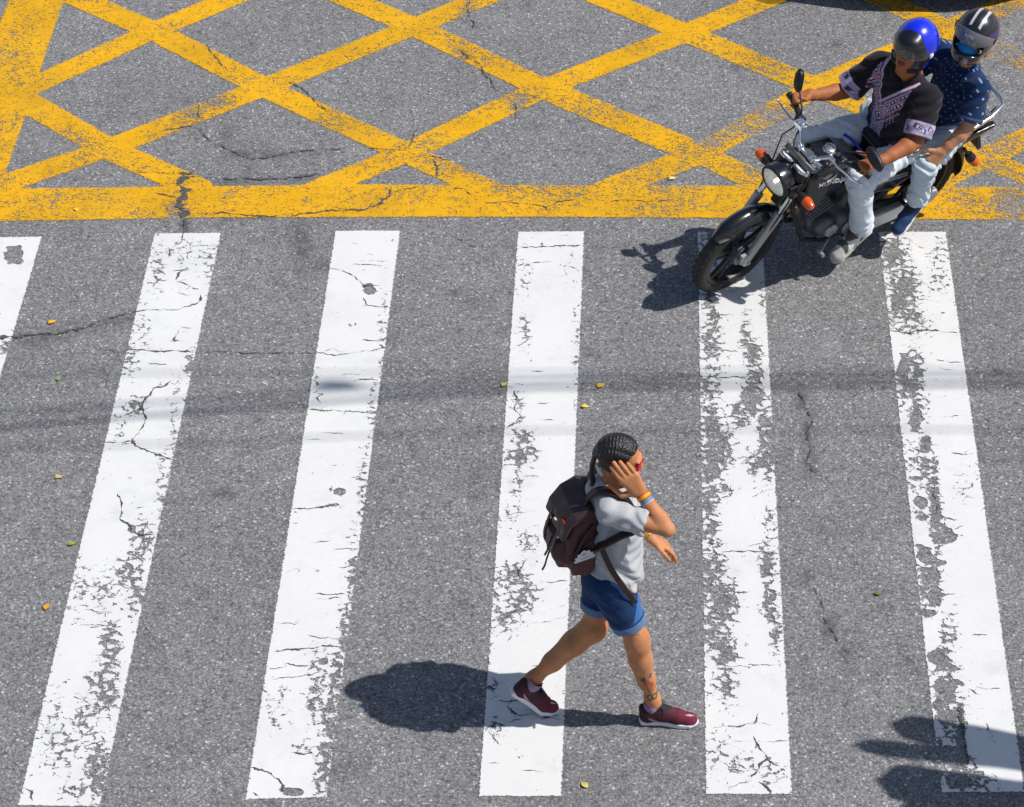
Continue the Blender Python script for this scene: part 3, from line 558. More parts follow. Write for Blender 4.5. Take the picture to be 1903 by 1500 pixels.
# --- fallen leaves
def leaf(px, ln, ang, col, label):
    c = ground(px); n = 9; V = []; F = []
    m = surf('leaf_' + str(px[0]), col, .55, var=.25, scale=160, bump=.3, bscale=300)
    for i in range(n):
        t = i / (n - 1); w = ln * .30 * math.sin(math.pi * min(1, t * 1.03) ** .8) + .0006
        for s_, hgt in ((-1, .35), (0, 0), (1, .35)):
            V.append((ln * (t - .5), s_ * w, .008 + hgt * w * .3 + .003 * math.sin(t * 5)))
    F = [[3 * i + k, 3 * i + 3 + k, 3 * i + 4 + k, 3 * i + 1 + k] for i in range(n - 1) for k in (0, 1)]
    V = np.array(V); nb = len(V); Vb = V.copy(); Vb[:, 2] -= .0012; F2 = [[i + nb for i in f[::-1]] for f in F]
    stem = [(ln * .5, 0, .008), (ln * .62, .002, .008), (ln * .7, .004, .007)]
    mb = MB().raw(np.concatenate([V, Vb]), F + F2).tube(stem, .0011, 5)
    o = mb.build('fallen_leaf', m); o.location = c; o.rotation_euler = (0, 0, ang); tag(o, label, 'leaf', 'leaves fallen on the road')
leaf((97, 600), .052, .7, (.80, .42, .01), 'orange yellow leaf on asphalt above the dark crack, near the left edge')
leaf((110, 888), .045, .6, (.62, .47, .16), 'pale tan leaf on asphalt left of the second stripe, half way down')
leaf((87, 1129), .048, 1.4, (.74, .36, .02), 'orange leaf on asphalt low on the left, beside the second stripe')
leaf((1117, 718), .055, .8, (.78, .45, .02), 'deep yellow leaf on asphalt above the walking woman')
leaf((1088, 757), .046, .1, (.72, .60, .06), 'pale lemon leaf on asphalt just above the woman\'s head')
leaf((937, 716), .042, 1.1, (.70, .56, .05), 'yellow leaf at the left edge of the stripe the woman crosses')
leaf((1086, 1460), .050, 2.2, (.66, .55, .15), 'pale yellow leaf near the bottom between two stripes')
leaf((142, 390), .045, 1.9, (.85, .62, .05), 'bright yellow leaf lying on the yellow painted border')
leaf((110, 706), .036, 1.3, (.22, .42, .04), 'small green leaf on asphalt near the left edge')
leaf((134, 1012), .045, .6, (.34, .34, .04), 'olive green leaf touching the left edge of the second stripe')
leaf((1632, 1105), .042, .1, (.12, .20, .03), 'dark green leaf on asphalt between the two right hand stripes')
leaf((1250, 333), .05, .5, (.86, .70, .25), 'pale leaf on the yellow hatching in front of the motorcycle')
# ================================================================== MATERIALS FOR OBJECTS
M_BLACKGLOSS = surf('black_gloss_paint', (.006, .006, .008), .22, coat=1.0, var=.1, scale=8)
M_BLACK = surf('black_plastic', (.013, .013, .015), .48, var=.25, scale=40, bump=.1)
M_BLACKVINYL = surf('black_vinyl', (.014, .014, .016), .55, var=.25, scale=25, bump=.25, bscale=260)
M_RUBBER = surf('tyre_rubber', (.022, .021, .021), .72, var=.3, scale=30, bump=.4, bscale=160)
M_CHROME = surf('chrome', (.88, .89, .90), .20, metal=1, var=.06, scale=20)
M_ALLOY = surf('grey_alloy', (.42, .43, .44), .40, metal=.45, var=.2, scale=40, bump=.1)
M_DARKALLOY = surf('dark_engine_alloy', (.13, .13, .135), .42, metal=.5, var=.35, scale=35, bump=.2)
M_RIM = surf('painted_black_rim', (.018, .017, .016), .4, metal=.2, var=.3, scale=25)
M_ORANGE = surf('orange_indicator_plastic', (.72, .10, .005), .18, coat=.6, var=.15, scale=60)
M_RED = surf('red_lamp_plastic', (.45, .01, .01), .2, coat=.6, var=.1)
M_MIRROR = surf('mirror_glass', (.8, .82, .85), .03, metal=1, var=.02)
M_WHITEPL = surf('white_plastic', (.75, .75, .74), .35, var=.08)
M_BLUEPL = surf('blue_plastic', (.004, .03, .55), .3, var=.1)
def glass(name, tint, rough=.04, alpha=.4):
    m, nt, b = new_mat(name); b.inputs['Base Color'].default_value = (*tint, 1); b.inputs['Roughness'].default_value = rough
    b.inputs['Coat Weight'].default_value = 1; b.inputs['Coat Roughness'].default_value = .03
    tr = nd(nt, 'BsdfTransparent'); tr.inputs[0].default_value = (.9, .92, .95, 1); mx = nd(nt, 'MixShader'); n = nd(nt, 'TexNoise', i_Scale=9.0)
    nt.links.new(mth(nt, 'MULTIPLY_ADD', n.outputs[0], .12, alpha - .06), mx.inputs[0])
    nt.links.new(tr.outputs[0], mx.inputs[1]); nt.links.new(b.outputs[0], mx.inputs[2]); nt.links.new(mx.outputs[0], nt.nodes['Material Output'].inputs[0]); return m
M_LENS = glass('clear_lamp_glass', (.85, .87, .88), .06, .42); M_REFL = surf('lamp_reflector', (.86, .86, .86), .38, metal=.25, var=.15, scale=90)
M_BULB, nt, b = new_mat('lit_bulb'); b.inputs['Emission Color'].default_value = (1, .86, .62, 1); b.inputs['Emission Strength'].default_value = 5
M_VISORL = glass('clear_visor', (.30, .31, .33), .12, .55); M_VISOR = glass('smoked_visor', (.10, .11, .13), .05, .62)
M_SKIN = surf('skin', (.5, .25, .12), .56, usecol=True, var=.13, scale=60, bump=.35, bscale=260, flush=.9, spec=.32)
for _n in M_SKIN.node_tree.nodes:
    if _n.type == 'BSDF_PRINCIPLED': _n.inputs['Subsurface Weight'].default_value = .12; _n.inputs['Subsurface Radius'].default_value = (.012, .005, .003); _n.inputs['Subsurface Scale'].default_value = .6
M_CLOTH = surf('cotton_cloth', (.4, .4, .4), .9, usecol=True, var=.09, scale=260, bump=.35, bscale=700, spec=.2, sheen=.15, crease=.38)
M_DENIM = surf('denim', (.4, .4, .4), .88, usecol=True, var=.22, scale=130, bump=.4, bscale=800, spec=.2, sheen=.1, crease=.42)
M_LEATHER = surf('waxed_canvas', (.05, .02, .02), .48, usecol=True, var=.35, scale=28, bump=.3, bscale=160)
M_KNIT = surf('shoe_knit', (.1, .02, .03), .75, usecol=True, var=.25, scale=220, bump=.5, bscale=600)
M_FOAM = surf('white_foam_sole', (.78, .78, .80), .5, usecol=True, var=.06, scale=30)
M_HAIR = surf('black_hair', (.010, .010, .012), .27, var=.5, scale=160, bump=.6, bscale=420, spec=.6)
M_HELMET = surf('helmet_paint', (0, .02, .8), .30, usecol=True, coat=1.0, var=.04, scale=12)
M_BAG = surf('black_nylon', (.012, .013, .02), .5, var=.3, scale=40, bump=.3, bscale=400)

# ================================================================== MOTORCYCLE
B_TH, B_PH, STEER = .608, .26, .11
B_O = np.array([2.25, 4.81, 0.0])
_h = np.array([-math.cos(B_TH), -math.sin(B_TH), 0]); _l = np.array([math.sin(B_TH), -math.cos(B_TH), 0]); _z = np.array([0, 0, 1.0])
_bu = math.cos(B_PH) * _z + math.sin(B_PH) * _l; _bn = math.cos(B_PH) * _l - math.sin(B_PH) * _z
BIKE_M = Matrix.Identity(4)
for i in range(3): BIKE_M[i][0], BIKE_M[i][1], BIKE_M[i][2], BIKE_M[i][3] = _h[i], _bn[i], _bu[i], B_O[i]
RAKE = R_(27); S_AX = np.array([-math.sin(RAKE), 0, math.cos(RAKE)]); S_P = np.array([1.355, 0, 0.0])
def steered(V):
    V = np.asarray(V, float) - S_P; c, s = math.cos(STEER), math.sin(STEER)
    return S_P + V * c + np.cross(S_AX, V) * s + S_AX * (V @ S_AX)[..., None] * (1 - c)
bike = thing('motorcycle', 'black motorcycle with round headlight and orange indicators, leaning, two men riding it', 'motorcycle', BIKE_M)

def wheel(c, xf, drum):
    c = np.array(c, float); mb = MB()
    mb.lathe([(.212, -.034), (.226, -.036), (.236, -.03), (.236, .03), (.226, .036), (.212, .034), (.204, .012), (.204, -.012)], c, (0, 1, 0), 48, True)
    mb.lathe([(.016, -.062), (.05, -.06), (.055, -.03), (.046, 0), (.055, .03), (.05, .06), (.016, .062)], c, (0, 1, 0), 24)
    for k in range(5):
        a = 2 * math.pi * (k + .23) / 5; d = np.array([math.cos(a), 0, math.sin(a)]); t = np.array([-d[2], 0, d[0]])
        for s_, w in ((1, .010), (-1, .010)):
            mb.tube([c + d * .045 + t * s_ * .02, c + d * .12 + t * s_ * .024, c + d * .207 + t * s_ * .034], [.017, .013, .016], 8, flat=.8)
        mb.box(c + d * .12, (.075, .006, .02), np.stack([d, [0, 1, 0], np.cross(d, [0, 1, 0])], 1))
    w = mb.build('wheel', M_RIM, bike, xf=xf)
    pr = [(.234, -.030), (.246, -.040), (.262, -.043), (.276, -.039), (.288, -.027), (.296, -.011), (.298, 0)]
    pr = pr + [(r, -h) for r, h in pr[-2::-1]]
    ty = MB().lathe(pr + [(.232, .02), (.232, -.02)], c, (0, 1, 0), 72, True)
    for k in range(36):                                    # tread blocks
        a = 2 * math.pi * k / 36; d = np.array([math.cos(a), 0, math.sin(a)]); t = np.array([-d[2], 0, d[0]])
        for s_ in (-1, 1):
            ax = nrm(np.array([0, s_, 0]) * .9 + t * .45); ty.box(c + d * .2925 + np.array([0, s_ * .018, 0]), (.012, .008, .0035), np.stack([ax, np.cross(d, ax), d], 1))
    ty.build('tyre', M_RUBBER, w, xf=xf)
    dr = MB().lathe([(.0, .066), (.03, .066), (.062, .058), (.066, .03), (.066, .0)] if drum else [(.01, .075), (.05, .074), (.055, .06), (.03, .04)], c, (0, 1, 0), 28)
    dr.build('hub', M_DARKALLOY, w, xf=xf)
    return w
AXF = np.array([1.27, 0, .298]); AXR = np.array([0, 0, .298])
wheel(AXF, steered, True); wheel(AXR, None, False)

def fender(name, c, r, a0, a1, hw, mat, xf, drop=.035, n=26):
    V = []; F = []; m = 9
    for lay in (0, .004):
        for i in range(n):
            a = R_(a0 + (a1 - a0) * i / (n - 1)); e = min(i, n - 1 - i); sh = min(1, .55 + .45 * e / 3)
            d = np.array([math.cos(a), 0, math.sin(a)])
            for j in range(m):
                q = -1 + 2 * j / (m - 1); V.append(np.array(c) + d * (r - lay - drop * abs(q) ** 2.4) + np.array([0, q * (hw - lay) * sh, 0]))
    for i in range(n - 1):
        for j in range(m - 1):
            k = i * m + j; F.append([k, k + 1, k + m + 1, k + m]); k += n * m; F.append([k + m, k + m + 1, k + 1, k])
    for i in range(n - 1):
        for j in (0, m - 1): k = i * m + j; F.append([k, k + m, k + m + n * m, k + n * m])
    for i in (0, n - 1):
        for j in range(m - 1): k = i * m + j; F.append([k, k + 1, k + 1 + n * m, k + n * m])
    return MB().raw(V, F).build(name, mat, bike, xf=xf, angle=1.2)
fender('front_fender', AXF, .338, 46, 168, .062, M_BLACKGLOSS, steered, .05)
fender('rear_fender', AXR, .352, 62, 196, .075, M_BLACK, None, .05)

# fork, lamp, bars: everything that turns with the front wheel
fk = MB(); lo = MB()
for s_ in (1, -1):
    p = AXF + np.array([0, s_ * .088, 0]); lo.tube([p - S_AX * .03, p, p + S_AX * .1, p + S_AX * .33, p + S_AX * .35], [.020, .026, .025, .027, .029], 14)
    lo.box(p + np.array([.03, 0, .03]), (.02, .010, .035)); fk.tube([p + S_AX * .34, p + S_AX * .70], .0155, 12)
    lo.lathe([(0, .018), (.013, .018), (.013, 0), (0, 0)], p + np.array([0, s_ * .012, 0]), (0, s_, 0), 12)
f_o = fk.build('fork_tube', M_CHROME, bike, xf=steered); lo.build('fork_leg', M_ALLOY, f_o, xf=steered)
tc_ = MB()
for t in (.50, .67):
    tc_.box(AXF + S_AX * t + np.array([-.02, 0, 0]), (.045, .115, .016), np.stack([np.cross([0, 1, 0], S_AX), [0, 1, 0], S_AX], 1), .3)
tc_.tube([AXF + S_AX * .45 + np.array([-.05, 0, 0]), AXF + S_AX * .7 + np.array([-.05, 0, 0])], .03, 14)
tc_.build('triple_clamp', M_DARKALLOY, bike, xf=steered)
bt = MB()
for s_ in (1, -1):                                     # rubber boots / gaiters between clamp and leg
    p = AXF + np.array([0, s_ * .088, 0]); bt.tube([p + S_AX * .47, p + S_AX * .52, p + S_AX * .62], [.022, .026, .026], 12)
bt.build('fork_cover', M_BLACK, bike, xf=steered)
HL = np.array([1.115, 0, .805]); HD = nrm([.985, 0, -.17])
hb = MB().lathe([(0, -.12), (.04, -.118), (.075, -.095), (.095, -.05), (.1, -.01), (.102, .012), (.094, .022), (.09, .02)], HL, HD, 40)
hl = hb.build('headlight', M_BLACKGLOSS, bike, xf=steered)
MB().lathe([(.101, .006), (.1035, .012), (.0985, .026), (.0885, .026), (.0885, .015)], HL, HD, 40).build('rim', M_BLACK, hl, xf=steered)
MB().lathe([(.0885, .016), (.075, -.012), (.05, -.035), (.018, -.05), (.0, -.05)], HL, HD, 40).build('reflector', M_REFL, hl, xf=steered)
MB().lathe([(.0, .018), (.010, .015), (.012, -.02), (.0, -.03)], HL, HD, 16).build('bulb', M_BULB, hl, xf=steered)
MB().lathe([(.0895, .016), (.075, .030), (.05, .038), (.025, .042), (0, .043)], HL, HD, 40).build('lens', M_LENS, hl, xf=steered)
for s_ in (1, -1):
    bk = MB(); bk.box(HL + np.array([-.06, s_ * .104, -.005]), (.05, .006, .03)); bk.tube([HL + np.array([-.05, s_ * .1, 0]), HL + np.array([-.14, s_ * .09, .02])], .012, 8); bk.build('headlight_bracket', M_BLACK, bike, xf=steered)
def indicator(c, out, xf, ln=.045):
    c = np.array(c, float); o = np.array(out, float)
    st = MB().tube([c - o * .11, c - o * .045], .011, 10).lathe([(0, -.055), (.024, -.05), (.031, -.02), (.031, -.008), (0, -.008)], c, o, 20)
    p = st.build('indicator', M_BLACK, bike, xf=xf)
    MB().lathe([(.030, -.008), (.032, .0), (.029, .03), (.022, .05), (.008, .058), (0, .058)], c, o, 20).build('indicator_lens', M_ORANGE, p, xf=xf)
indicator((1.045, .185, .775), (.05, 1, 0), steered); indicator((1.045, -.185, .775), (.05, -1, 0), steered)
GN = nrm([-.5, 0, .86]); ga = MB(); gr = MB(); gd = MB()
for s_ in (1, -1):
    c = np.array([1.0, s_ * .058, .885]); ga.lathe([(0, -.075), (.035, -.072), (.05, -.05), (.053, 0), (.05, .004)], c, GN, 28)
    gr.lathe([(.054, -.006), (.056, .002), (.052, .010), (.045, .008), (.045, .002)], c, GN, 28); gd.lathe([(.046, .001), (.02, .002), (0, .002)], c, GN, 28)
ga.box((1.015, 0, .845), (.035, .09, .03), bev=.4)
go = ga.build('gauge_cluster', M_BLACK, bike, xf=steered); gr.build('gauge_rim', M_CHROME, go, xf=steered); gd.build('dial', M_WHITEPL, go, xf=steered)
# handlebar
bar = []
for y, x, z in ((-.345, .785, .995), (-.30, .795, 1.0), (-.20, .84, 1.015), (-.13, .895, 1.005), (-.08, .925, .955), (-.04, .935, .925)): bar.append((x, y, z))
bar = bar + [(x, -y, z) for x, y, z in bar[::-1]]
hbm = MB().tube(bar, .0115, 10); hbm.build('handlebar', M_CHROME, bike, xf=steered)
cl = MB()
for s_ in (1, -1): cl.tube([(.925, s_ * .05, .86), (.93, s_ * .05, .935)], [.022, .02], 12); cl.box((.935, s_ * .05, .93), (.022, .018, .014), bev=.3)
cl.lathe([(0, .012), (.028, .012), (.03, 0), (.03, -.03)], (.905, 0, .90), GN, 24); cl.box((.92, 0, .868), (.05, .09, .012), bev=.3)
cl.build('handlebar_clamp', M_CHROME, bike, xf=steered)
for s_ in (1, -1):
    MB().tube([(.845, s_ * .195, 1.014), (.80, s_ * .285, 1.002), (.782, s_ * .35, .994)], [.0175, .0165, .0185], 14).build('grip', M_BLACKVINYL, bike, xf=steered)
    MB().box((.862, s_ * .165, 1.012), (.022, .028, .022), bev=.3).build('switch_box', M_BLACK, bike, xf=steered)
    lv = MB().tube([(.885, s_ * .15, 1.0), (.90, s_ * .2, .998), (.878, s_ * .28, .985), (.858, s_ * .35, .978)], [.009, .008, .0065, .0055], 8)
    lv.lathe([(0, .009), (.006, .007), (.009, 0), (.006, -.007), (0, -.009)], (.855, s_ * .356, .977), (0, 1, 0), 10); lv.box((.885, s_ * .15, 1.005), (.02, .02, .014), bev=.3)
    lv.build('lever', M_CHROME, bike, xf=steered)
MB().box((.905, -.12, 1.035), (.024, .032, .018), bev=.35).tube([(.905, -.12, 1.05), (.905, -.12, 1.06)], .02, 12).build('brake_reservoir', M_CHROME, bike, xf=steered)
def mirror(base, c, nor, long_, hl_, hw_):
    n_ = nrm(nor); l_ = nrm(np.array(long_) - n_ * np.dot(long_, n_)); w_ = np.cross(n_, l_); c = np.array(c, float)
    st = MB().tube([base, np.array(base) + (0, 0, .05), c - l_ * hl_ * .4 + n_ * .01, c], [.006, .0055, .005, .005], 8); p = st.build('mirror', M_BLACK, bike, xf=steered)
    V = []; F = []; n = 28; rings = [(.0, .0), (.55, .0), (.93, .004), (1.0, .012), (.97, .022), (.7, .034), (.0, .042)]
    for q, hgt in rings:
        for k in range(n):
            a = 2 * math.pi * k / n; e = 2.6; ca, sa = math.cos(a), math.sin(a); rr = (abs(ca) ** e + abs(sa) ** e) ** (-1 / e)
            V.append(c + l_ * hl_ * q * rr * ca + w_ * hw_ * q * rr * sa + n_ * hgt)
    for i in range(len(rings) - 1):
        for k in range(n): F.append([i * n + k, i * n + (k + 1) % n, (i + 1) * n + (k + 1) % n, (i + 1) * n + k])
    MB().raw(V, F).build('mirror_housing', M_BLACK, p, xf=steered)
    V = [c - n_ * .0015 + l_ * hl_ * .9 * (abs(math.cos(a)) ** 2.6 + abs(math.sin(a)) ** 2.6) ** (-1 / 2.6) * math.cos(a) + w_ * hw_ * .9 * (abs(math.cos(a)) ** 2.6 + abs(math.sin(a)) ** 2.6) ** (-1 / 2.6) * math.sin(a) for a in np.linspace(0, 2 * math.pi, n, False)]
    V += [v + n_ * .001 for v in V]; MB().raw(V, [list(range(n)), list(range(n, 2 * n))[::-1]] + [[k, (k + 1) % n, n + (k + 1) % n, n + k] for k in range(n)]).build('mirror_glass', M_MIRROR, p, xf=steered)
mirror((.86, .175, 1.03), (.765, .335, 1.125), (.88, -.15, -.05), (-.2, 1, -.1), .080, .042)
mirror((.86, -.175, 1.03), (.80, -.285, 1.175), (.80, -.45, .0), (-.1, -.25, 1), .070, .040)
cb = MB()
for pts in ([(.87, .15, 1.0), (.95, .14, .93), (1.03, .10, .80), (1.06, .06, .66), (.95, .04, .55)], [(.87, -.15, 1.0), (.98, -.16, .95), (1.05, -.12, .78), (1.12, -.095, .60), (1.22, -.09, .36)], [(.87, -.14, 1.0), (.97, -.08, .98), (.98, -.03, .84)], [(1.02, .05, .83), (1.08, .1, .70), (1.14, .11, .6), (1.22, .1, .40)], [(1.0, .12, .93), (1.06, .15, .86), (1.05, .12, .78)]): cb.tube(pts, .0045, 6)
cb.build('control_cable', M_BLACK, bike, xf=steered)

# tank, seat, side panels
S = Sculpt((.46, -.2, .62), (1.0, .2, .95), .006)
S.prism([(.93, .76), (.915, .85), (.84, .885), (.70, .875), (.585, .815), (.54, .74), (.62, .705), (.86, .70)], 1, 0, .128, .06, 0)
for s_ in (1, -1): S.ell((.60, s_ * .16, .76), (.12, .05, .09), .03, 's')
tank = S.build('fuel_tank', M_BLACKGLOSS, bike, relax=1)
MB().lathe([(0, .016), (.024, .016), (.034, .012), (.036, 0), (.04, -.004)], (.755, 0, .883), (-.07, 0, 1), 28).lathe([(0, .022), (.01, .022), (.01, .012)], (.755, 0, .883), (-.07, 0, 1), 14).build('fuel_cap', M_CHROME, tank)
tx = bpy.data.curves.new('badge', 'FONT'); tx.body = 'HONDA'; tx.size = .052; tx.extrude = .0015; tx.align_x = 'CENTER'; tx.space_character = 1.05
to = bpy.data.objects.new('tmp_text', tx); SC.collection.objects.link(to); bpy.context.view_layer.update()
me = to.to_mesh(); tv = np.array([v.co[:] for v in me.vertices]); tf = [list(p.vertices) for p in me.polygons]; to.to_mesh_clear(); bpy.data.objects.remove(to)
def on_tank(u, v, o=.0): return np.stack([.805 - u, np.full_like(u, .1305) + o, .745 + v - .12 * u], -1)
bad = on_tank(tv[:, 0] * .92, tv[:, 1] * .8, tv[:, 2]); MB().raw(bad, tf).build('lettering', M_WHITEPL, tank, smooth=False)
wg = MB()
for k in range(6):                                      # feathered wing emblem over the lettering
    a = R_(14 + 17 * k); p0 = np.array([.845 - .012 * k, .1345, .785]); d = np.array([-math.cos(a), 0, math.sin(a)]); wg.tube([p0, p0 + d * (.062 - .006 * k)], [.0055, .002], 6, flat=.4)
wg.build('wing_emblem', M_ALLOY, tank)
S = Sculpt((-.45, -.2, .56), (.68, .2, .84), .006)
S.prism([(.62, .70), (.52, .735), (.30, .725), (.10, .74), (.02, .765), (-.25, .775), (-.345, .755), (-.33, .70), (-.2, .675), (.2, .655), (.55, .655)], 1, 0, .125, .035, 0)
S.warp(lambda X, Y, Z: .0012 * np.sin(X * 160) * (Z > .72))
S.build('seat', M_BLACKVINYL, bike, relax=1)
S = Sculpt((-.42, -.2, .38), (.62, .2, .72), .006)
for s_ in (1, -1):
    S.prism([(.56, .66), (.50, .52), (.30, .48), (.12, .56), (-.12, .62), (-.38, .68), (-.40, .71), (-.1, .68), (.3, .67)], 1, s_ * .115, .022, .012, 0)
S.build('side_cover', M_BLACKGLOSS, bike)
S = Sculpt((.74, -.2, .5), (1.06, .2, .92), .006)
for s_ in (1, -1): S.prism([(.985, .86), (.83, .80), (.80, .70), (.86, .55), (.93, .56), (.97, .70)], 1, s_ * .115, .014, .01, 0)
S.build('shroud', M_BLACK, bike)
for s_ in (1, -1):
    dc = MB()
    for k, (w, zz) in enumerate(((.11, .60), (.085, .575))): dc.box((.33 - .03 * k, s_ * .1385, zz), (w, .0012, .007), np.array([[math.cos(.12), 0, math.sin(.12)], [0, 1, 0], [-math.sin(.12), 0, math.cos(.12)]]).T)
    dc.build('side_stripe', M_ALLOY, bike)
# frame, engine, exhaust
fr = MB()
for s_ in (1, -1):
    fr.tube([(1.0, 0, .74), (.95, s_ * .05, .50), (.85, s_ * .08, .26), (.70, s_ * .09, .20), (.45, s_ * .1, .22), (.42, s_ * .1, .40), (.45, s_ * .09, .62)], .015, 8)
    fr.tube([(.95, s_ * .03, .72), (.50, s_ * .08, .66), (.0, s_ * .11, .67), (-.30, s_ * .1, .70)], .014, 8); fr.tube([(.44, s_ * .1, .36), (.1, s_ * .115, .64)], .012, 8)
fr.tube([(1.01, 0, .72), (1.06, 0, .60)], .032, 12)
fr.build('frame', M_BLACK, bike)
sw = MB()
for s_ in (1, -1): sw.tube([(.45, s_ * .095, .36), (.2, s_ * .105, .32), (-.04, s_ * .105, .298)], [.022, .02, .018], 10)
sw.build('swingarm', M_BLACK, bike)
S = Sculpt((.40, -.26, .14), (1.0, .26, .74), .006)
S.ell((.64, 0, .335), (.20, .125, .125), .02).box((.62, 0, .32), (.15, .12, .09), .04, .02)
S.ell((.57, .10, .325), (.1, .068, .1), .015).ell((.73, .095, .35), (.072, .062, .072), .015).ell((.62, -.1, .325), (.11, .075, .1), .015)
S.box((.44, .10, .33), (.06, .035, .06), .02, .01)
S.box((.79, 0, .50), (.055, .06, .10), .02, .015, R=np.array([[.91, 0, .41], [0, 1, 0], [-.41, 0, .91]]))
for k in range(7):
    p = np.array([.755 + .011 * k * 1.6, 0, .445 + .0255 * k]); S.box(p, (.085, .088, .006), .004, 0, R=np.array([[.91, 0, .41], [0, 1, 0], [-.41, 0, .91]]))
S.box((.86, 0, .645), (.06, .065, .035), .02, .01, R=np.array([[.91, 0, .41], [0, 1, 0], [-.41, 0, .91]])); S.cone((.57, .05, .44), (.52, .04, .6), .05, .035, .01)
eng = S.build('engine', M_DARKALLOY, bike)
ec = MB()
for c, r in (((.57, .166, .325), .07), ((.72, .156, .35), .045)):
    ec.lathe([(r, -.004), (r * .96, .006), (r * .6, .009), (0, .009)], c, (0, 1, 0), 28)
    for k in range(5): a = 2 * math.pi * k / 5; ec.lathe([(.006, 0), (.006, .012), (0, .012)], np.array(c) + np.array([math.cos(a), 0, math.sin(a)]) * r * .82, (0, 1, 0), 8)
ec.build('engine_cover', M_ALLOY, eng)
MB().tube([(.89, -.05, .60), (.965, -.07, .52), (.94, -.11, .32), (.82, -.15, .20), (.55, -.17, .19), (.25, -.175, .22)], .019, 12).tube([(.27, -.175, .22), (.2, -.178, .235), (-.25, -.185, .315), (-.34, -.187, .33)], [.022, .042, .045, .036], 16).build('exhaust', M_CHROME, bike)
S = Sculpt((-.12, .08, .16), (.5, .19, .44), .005)
S.prism([(.43, .20), (.46, .27), (.40, .31), (.05, .345), (-.06, .33), (-.085, .285), (-.04, .24), (.1, .215)], 1, .135, .022, .012, 0)
S.build('chain_case', M_ALLOY, bike)
for s_ in (1, -1):
    sh = MB().tube([(-.01, s_ * .128, .31), (.055, s_ * .128, .50)], .012, 10).tube([(.05, s_ * .128, .48), (.115, s_ * .125, .67)], .02, 12); p = sh.build('shock_absorber', M_CHROME, bike)
    t = np.linspace(0, 2 * math.pi * 8, 130); sp_ = [np.array([-.005, s_ * .128, .325]) + np.array([.3, 0, .9]) * .21 * k / (2 * math.pi * 8) + .027 * np.array([math.cos(k) * .95, math.sin(k), -math.cos(k) * .3]) for k in t]
    MB().tube(sp_, .0048, 6).build('spring', M_BLACK, p)
    MB().tube([(.58, s_ * .10, .225), (.58, s_ * .245, .225)], [.012, .016], 10).build('foot_peg', M_BLACKVINYL, bike)
    MB().tube([(.16, s_ * .10, .36), (.20, s_ * .14, .345), (.20, s_ * .27, .345)], [.012, .012, .015], 10).build('passenger_peg', M_BLACKVINYL, bike)
MB().tube([(.70, .14, .25), (.76, .17, .24), (.80, .2, .245)], .008, 8).tube([(.80, .18, .245), (.80, .23, .245)], .012, 8).build('gear_lever', M_ALLOY, bike)
MB().tube([(.05, .145, .735), (-.15, .15, .76), (-.33, .135, .80), (-.43, .10, .815), (-.455, .05, .818), (-.455, -.05, .818), (-.43, -.10, .815), (-.33, -.135, .80), (-.15, -.15, .76), (.05, -.145, .735)], .0125, 10).tube([(-.33, .135, .80), (-.33, -.135, .80)], .009, 8).tube([(-.40, .09, .805), (-.38, .07, .74), (-.30, .06, .72)], .009, 8).build('grab_rail', M_CHROME, bike)
tl = MB().box((-.385, 0, .62), (.04, .06, .045), bev=.35).box((-.36, 0, .53), (.012, .085, .07), np.array([[.94, 0, -.34], [0, 1, 0], [.34, 0, .94]]).T, .15).build('tail_lamp_bracket', M_BLACK, bike)
MB().box((-.425, 0, .625), (.012, .05, .035), bev=.4).build('tail_lamp', M_RED, tl)
indicator((-.285, .135, .47), (-.55, .30, -.75), None); indicator((-.36, -.17, .56), (-.2, -1, 0), None)
# ================================================================== FIGURES: shared anatomy
def frame_of(fwd, up):
    f = nrm(fwd); u = nrm(np.array(up) - f * np.dot(up, f)); return np.stack([f, np.cross(u, f), u], 1)     # columns: forward, left, up
def head_shape(S, c, R, k=1.0, mouth=True):
    c = np.array(c, float); P = lambda *p: c + R @ (np.array(p, float) * k)
    def E(p, r, kk=.012, op='u'): S.ell(P(*p), np.array(r) * k, kk, op, R)
    E((-.012, 0, .03), (.096, .076, .088)); E((.032, 0, -.03), (.060, .060, .088), .02); E((.055, 0, -.088), (.034, .034, .026), .02); E((.082, 0, -.098), (.016, .020, .015), .014)
    for s_ in (1, -1):
        E((.062, s_ * .042, -.022), (.026, .022, .024), .014); E((.098, s_ * .032, .006), (.016, .019, .011), .012, 's')
        E((.080, s_ * .032, .006), (.0135, .0135, .0125), .003); E((.087, s_ * .031, .014), (.009, .017, .0045), .004)
        E((-.012, s_ * .079, -.004), (.020, .009, .031), .008); E((-.008, s_ * .088, -.002), (.010, .006, .017), .005, 's')
    E((.084, 0, .030), (.017, .048, .011), .014)
    S.cone(P(.088, 0, .018), P(.108, 0, -.026), .009 * k, .012 * k, .01); E((.101, 0, -.032), (.014, .018, .009), .008)
    E((.091, 0, -.060), (.011, .024, .0065), .006); E((.089, 0, -.072), (.011, .021, .0075), .006); E((.099, 0, -.0657), (.010, .022, .0018), .002, 's')
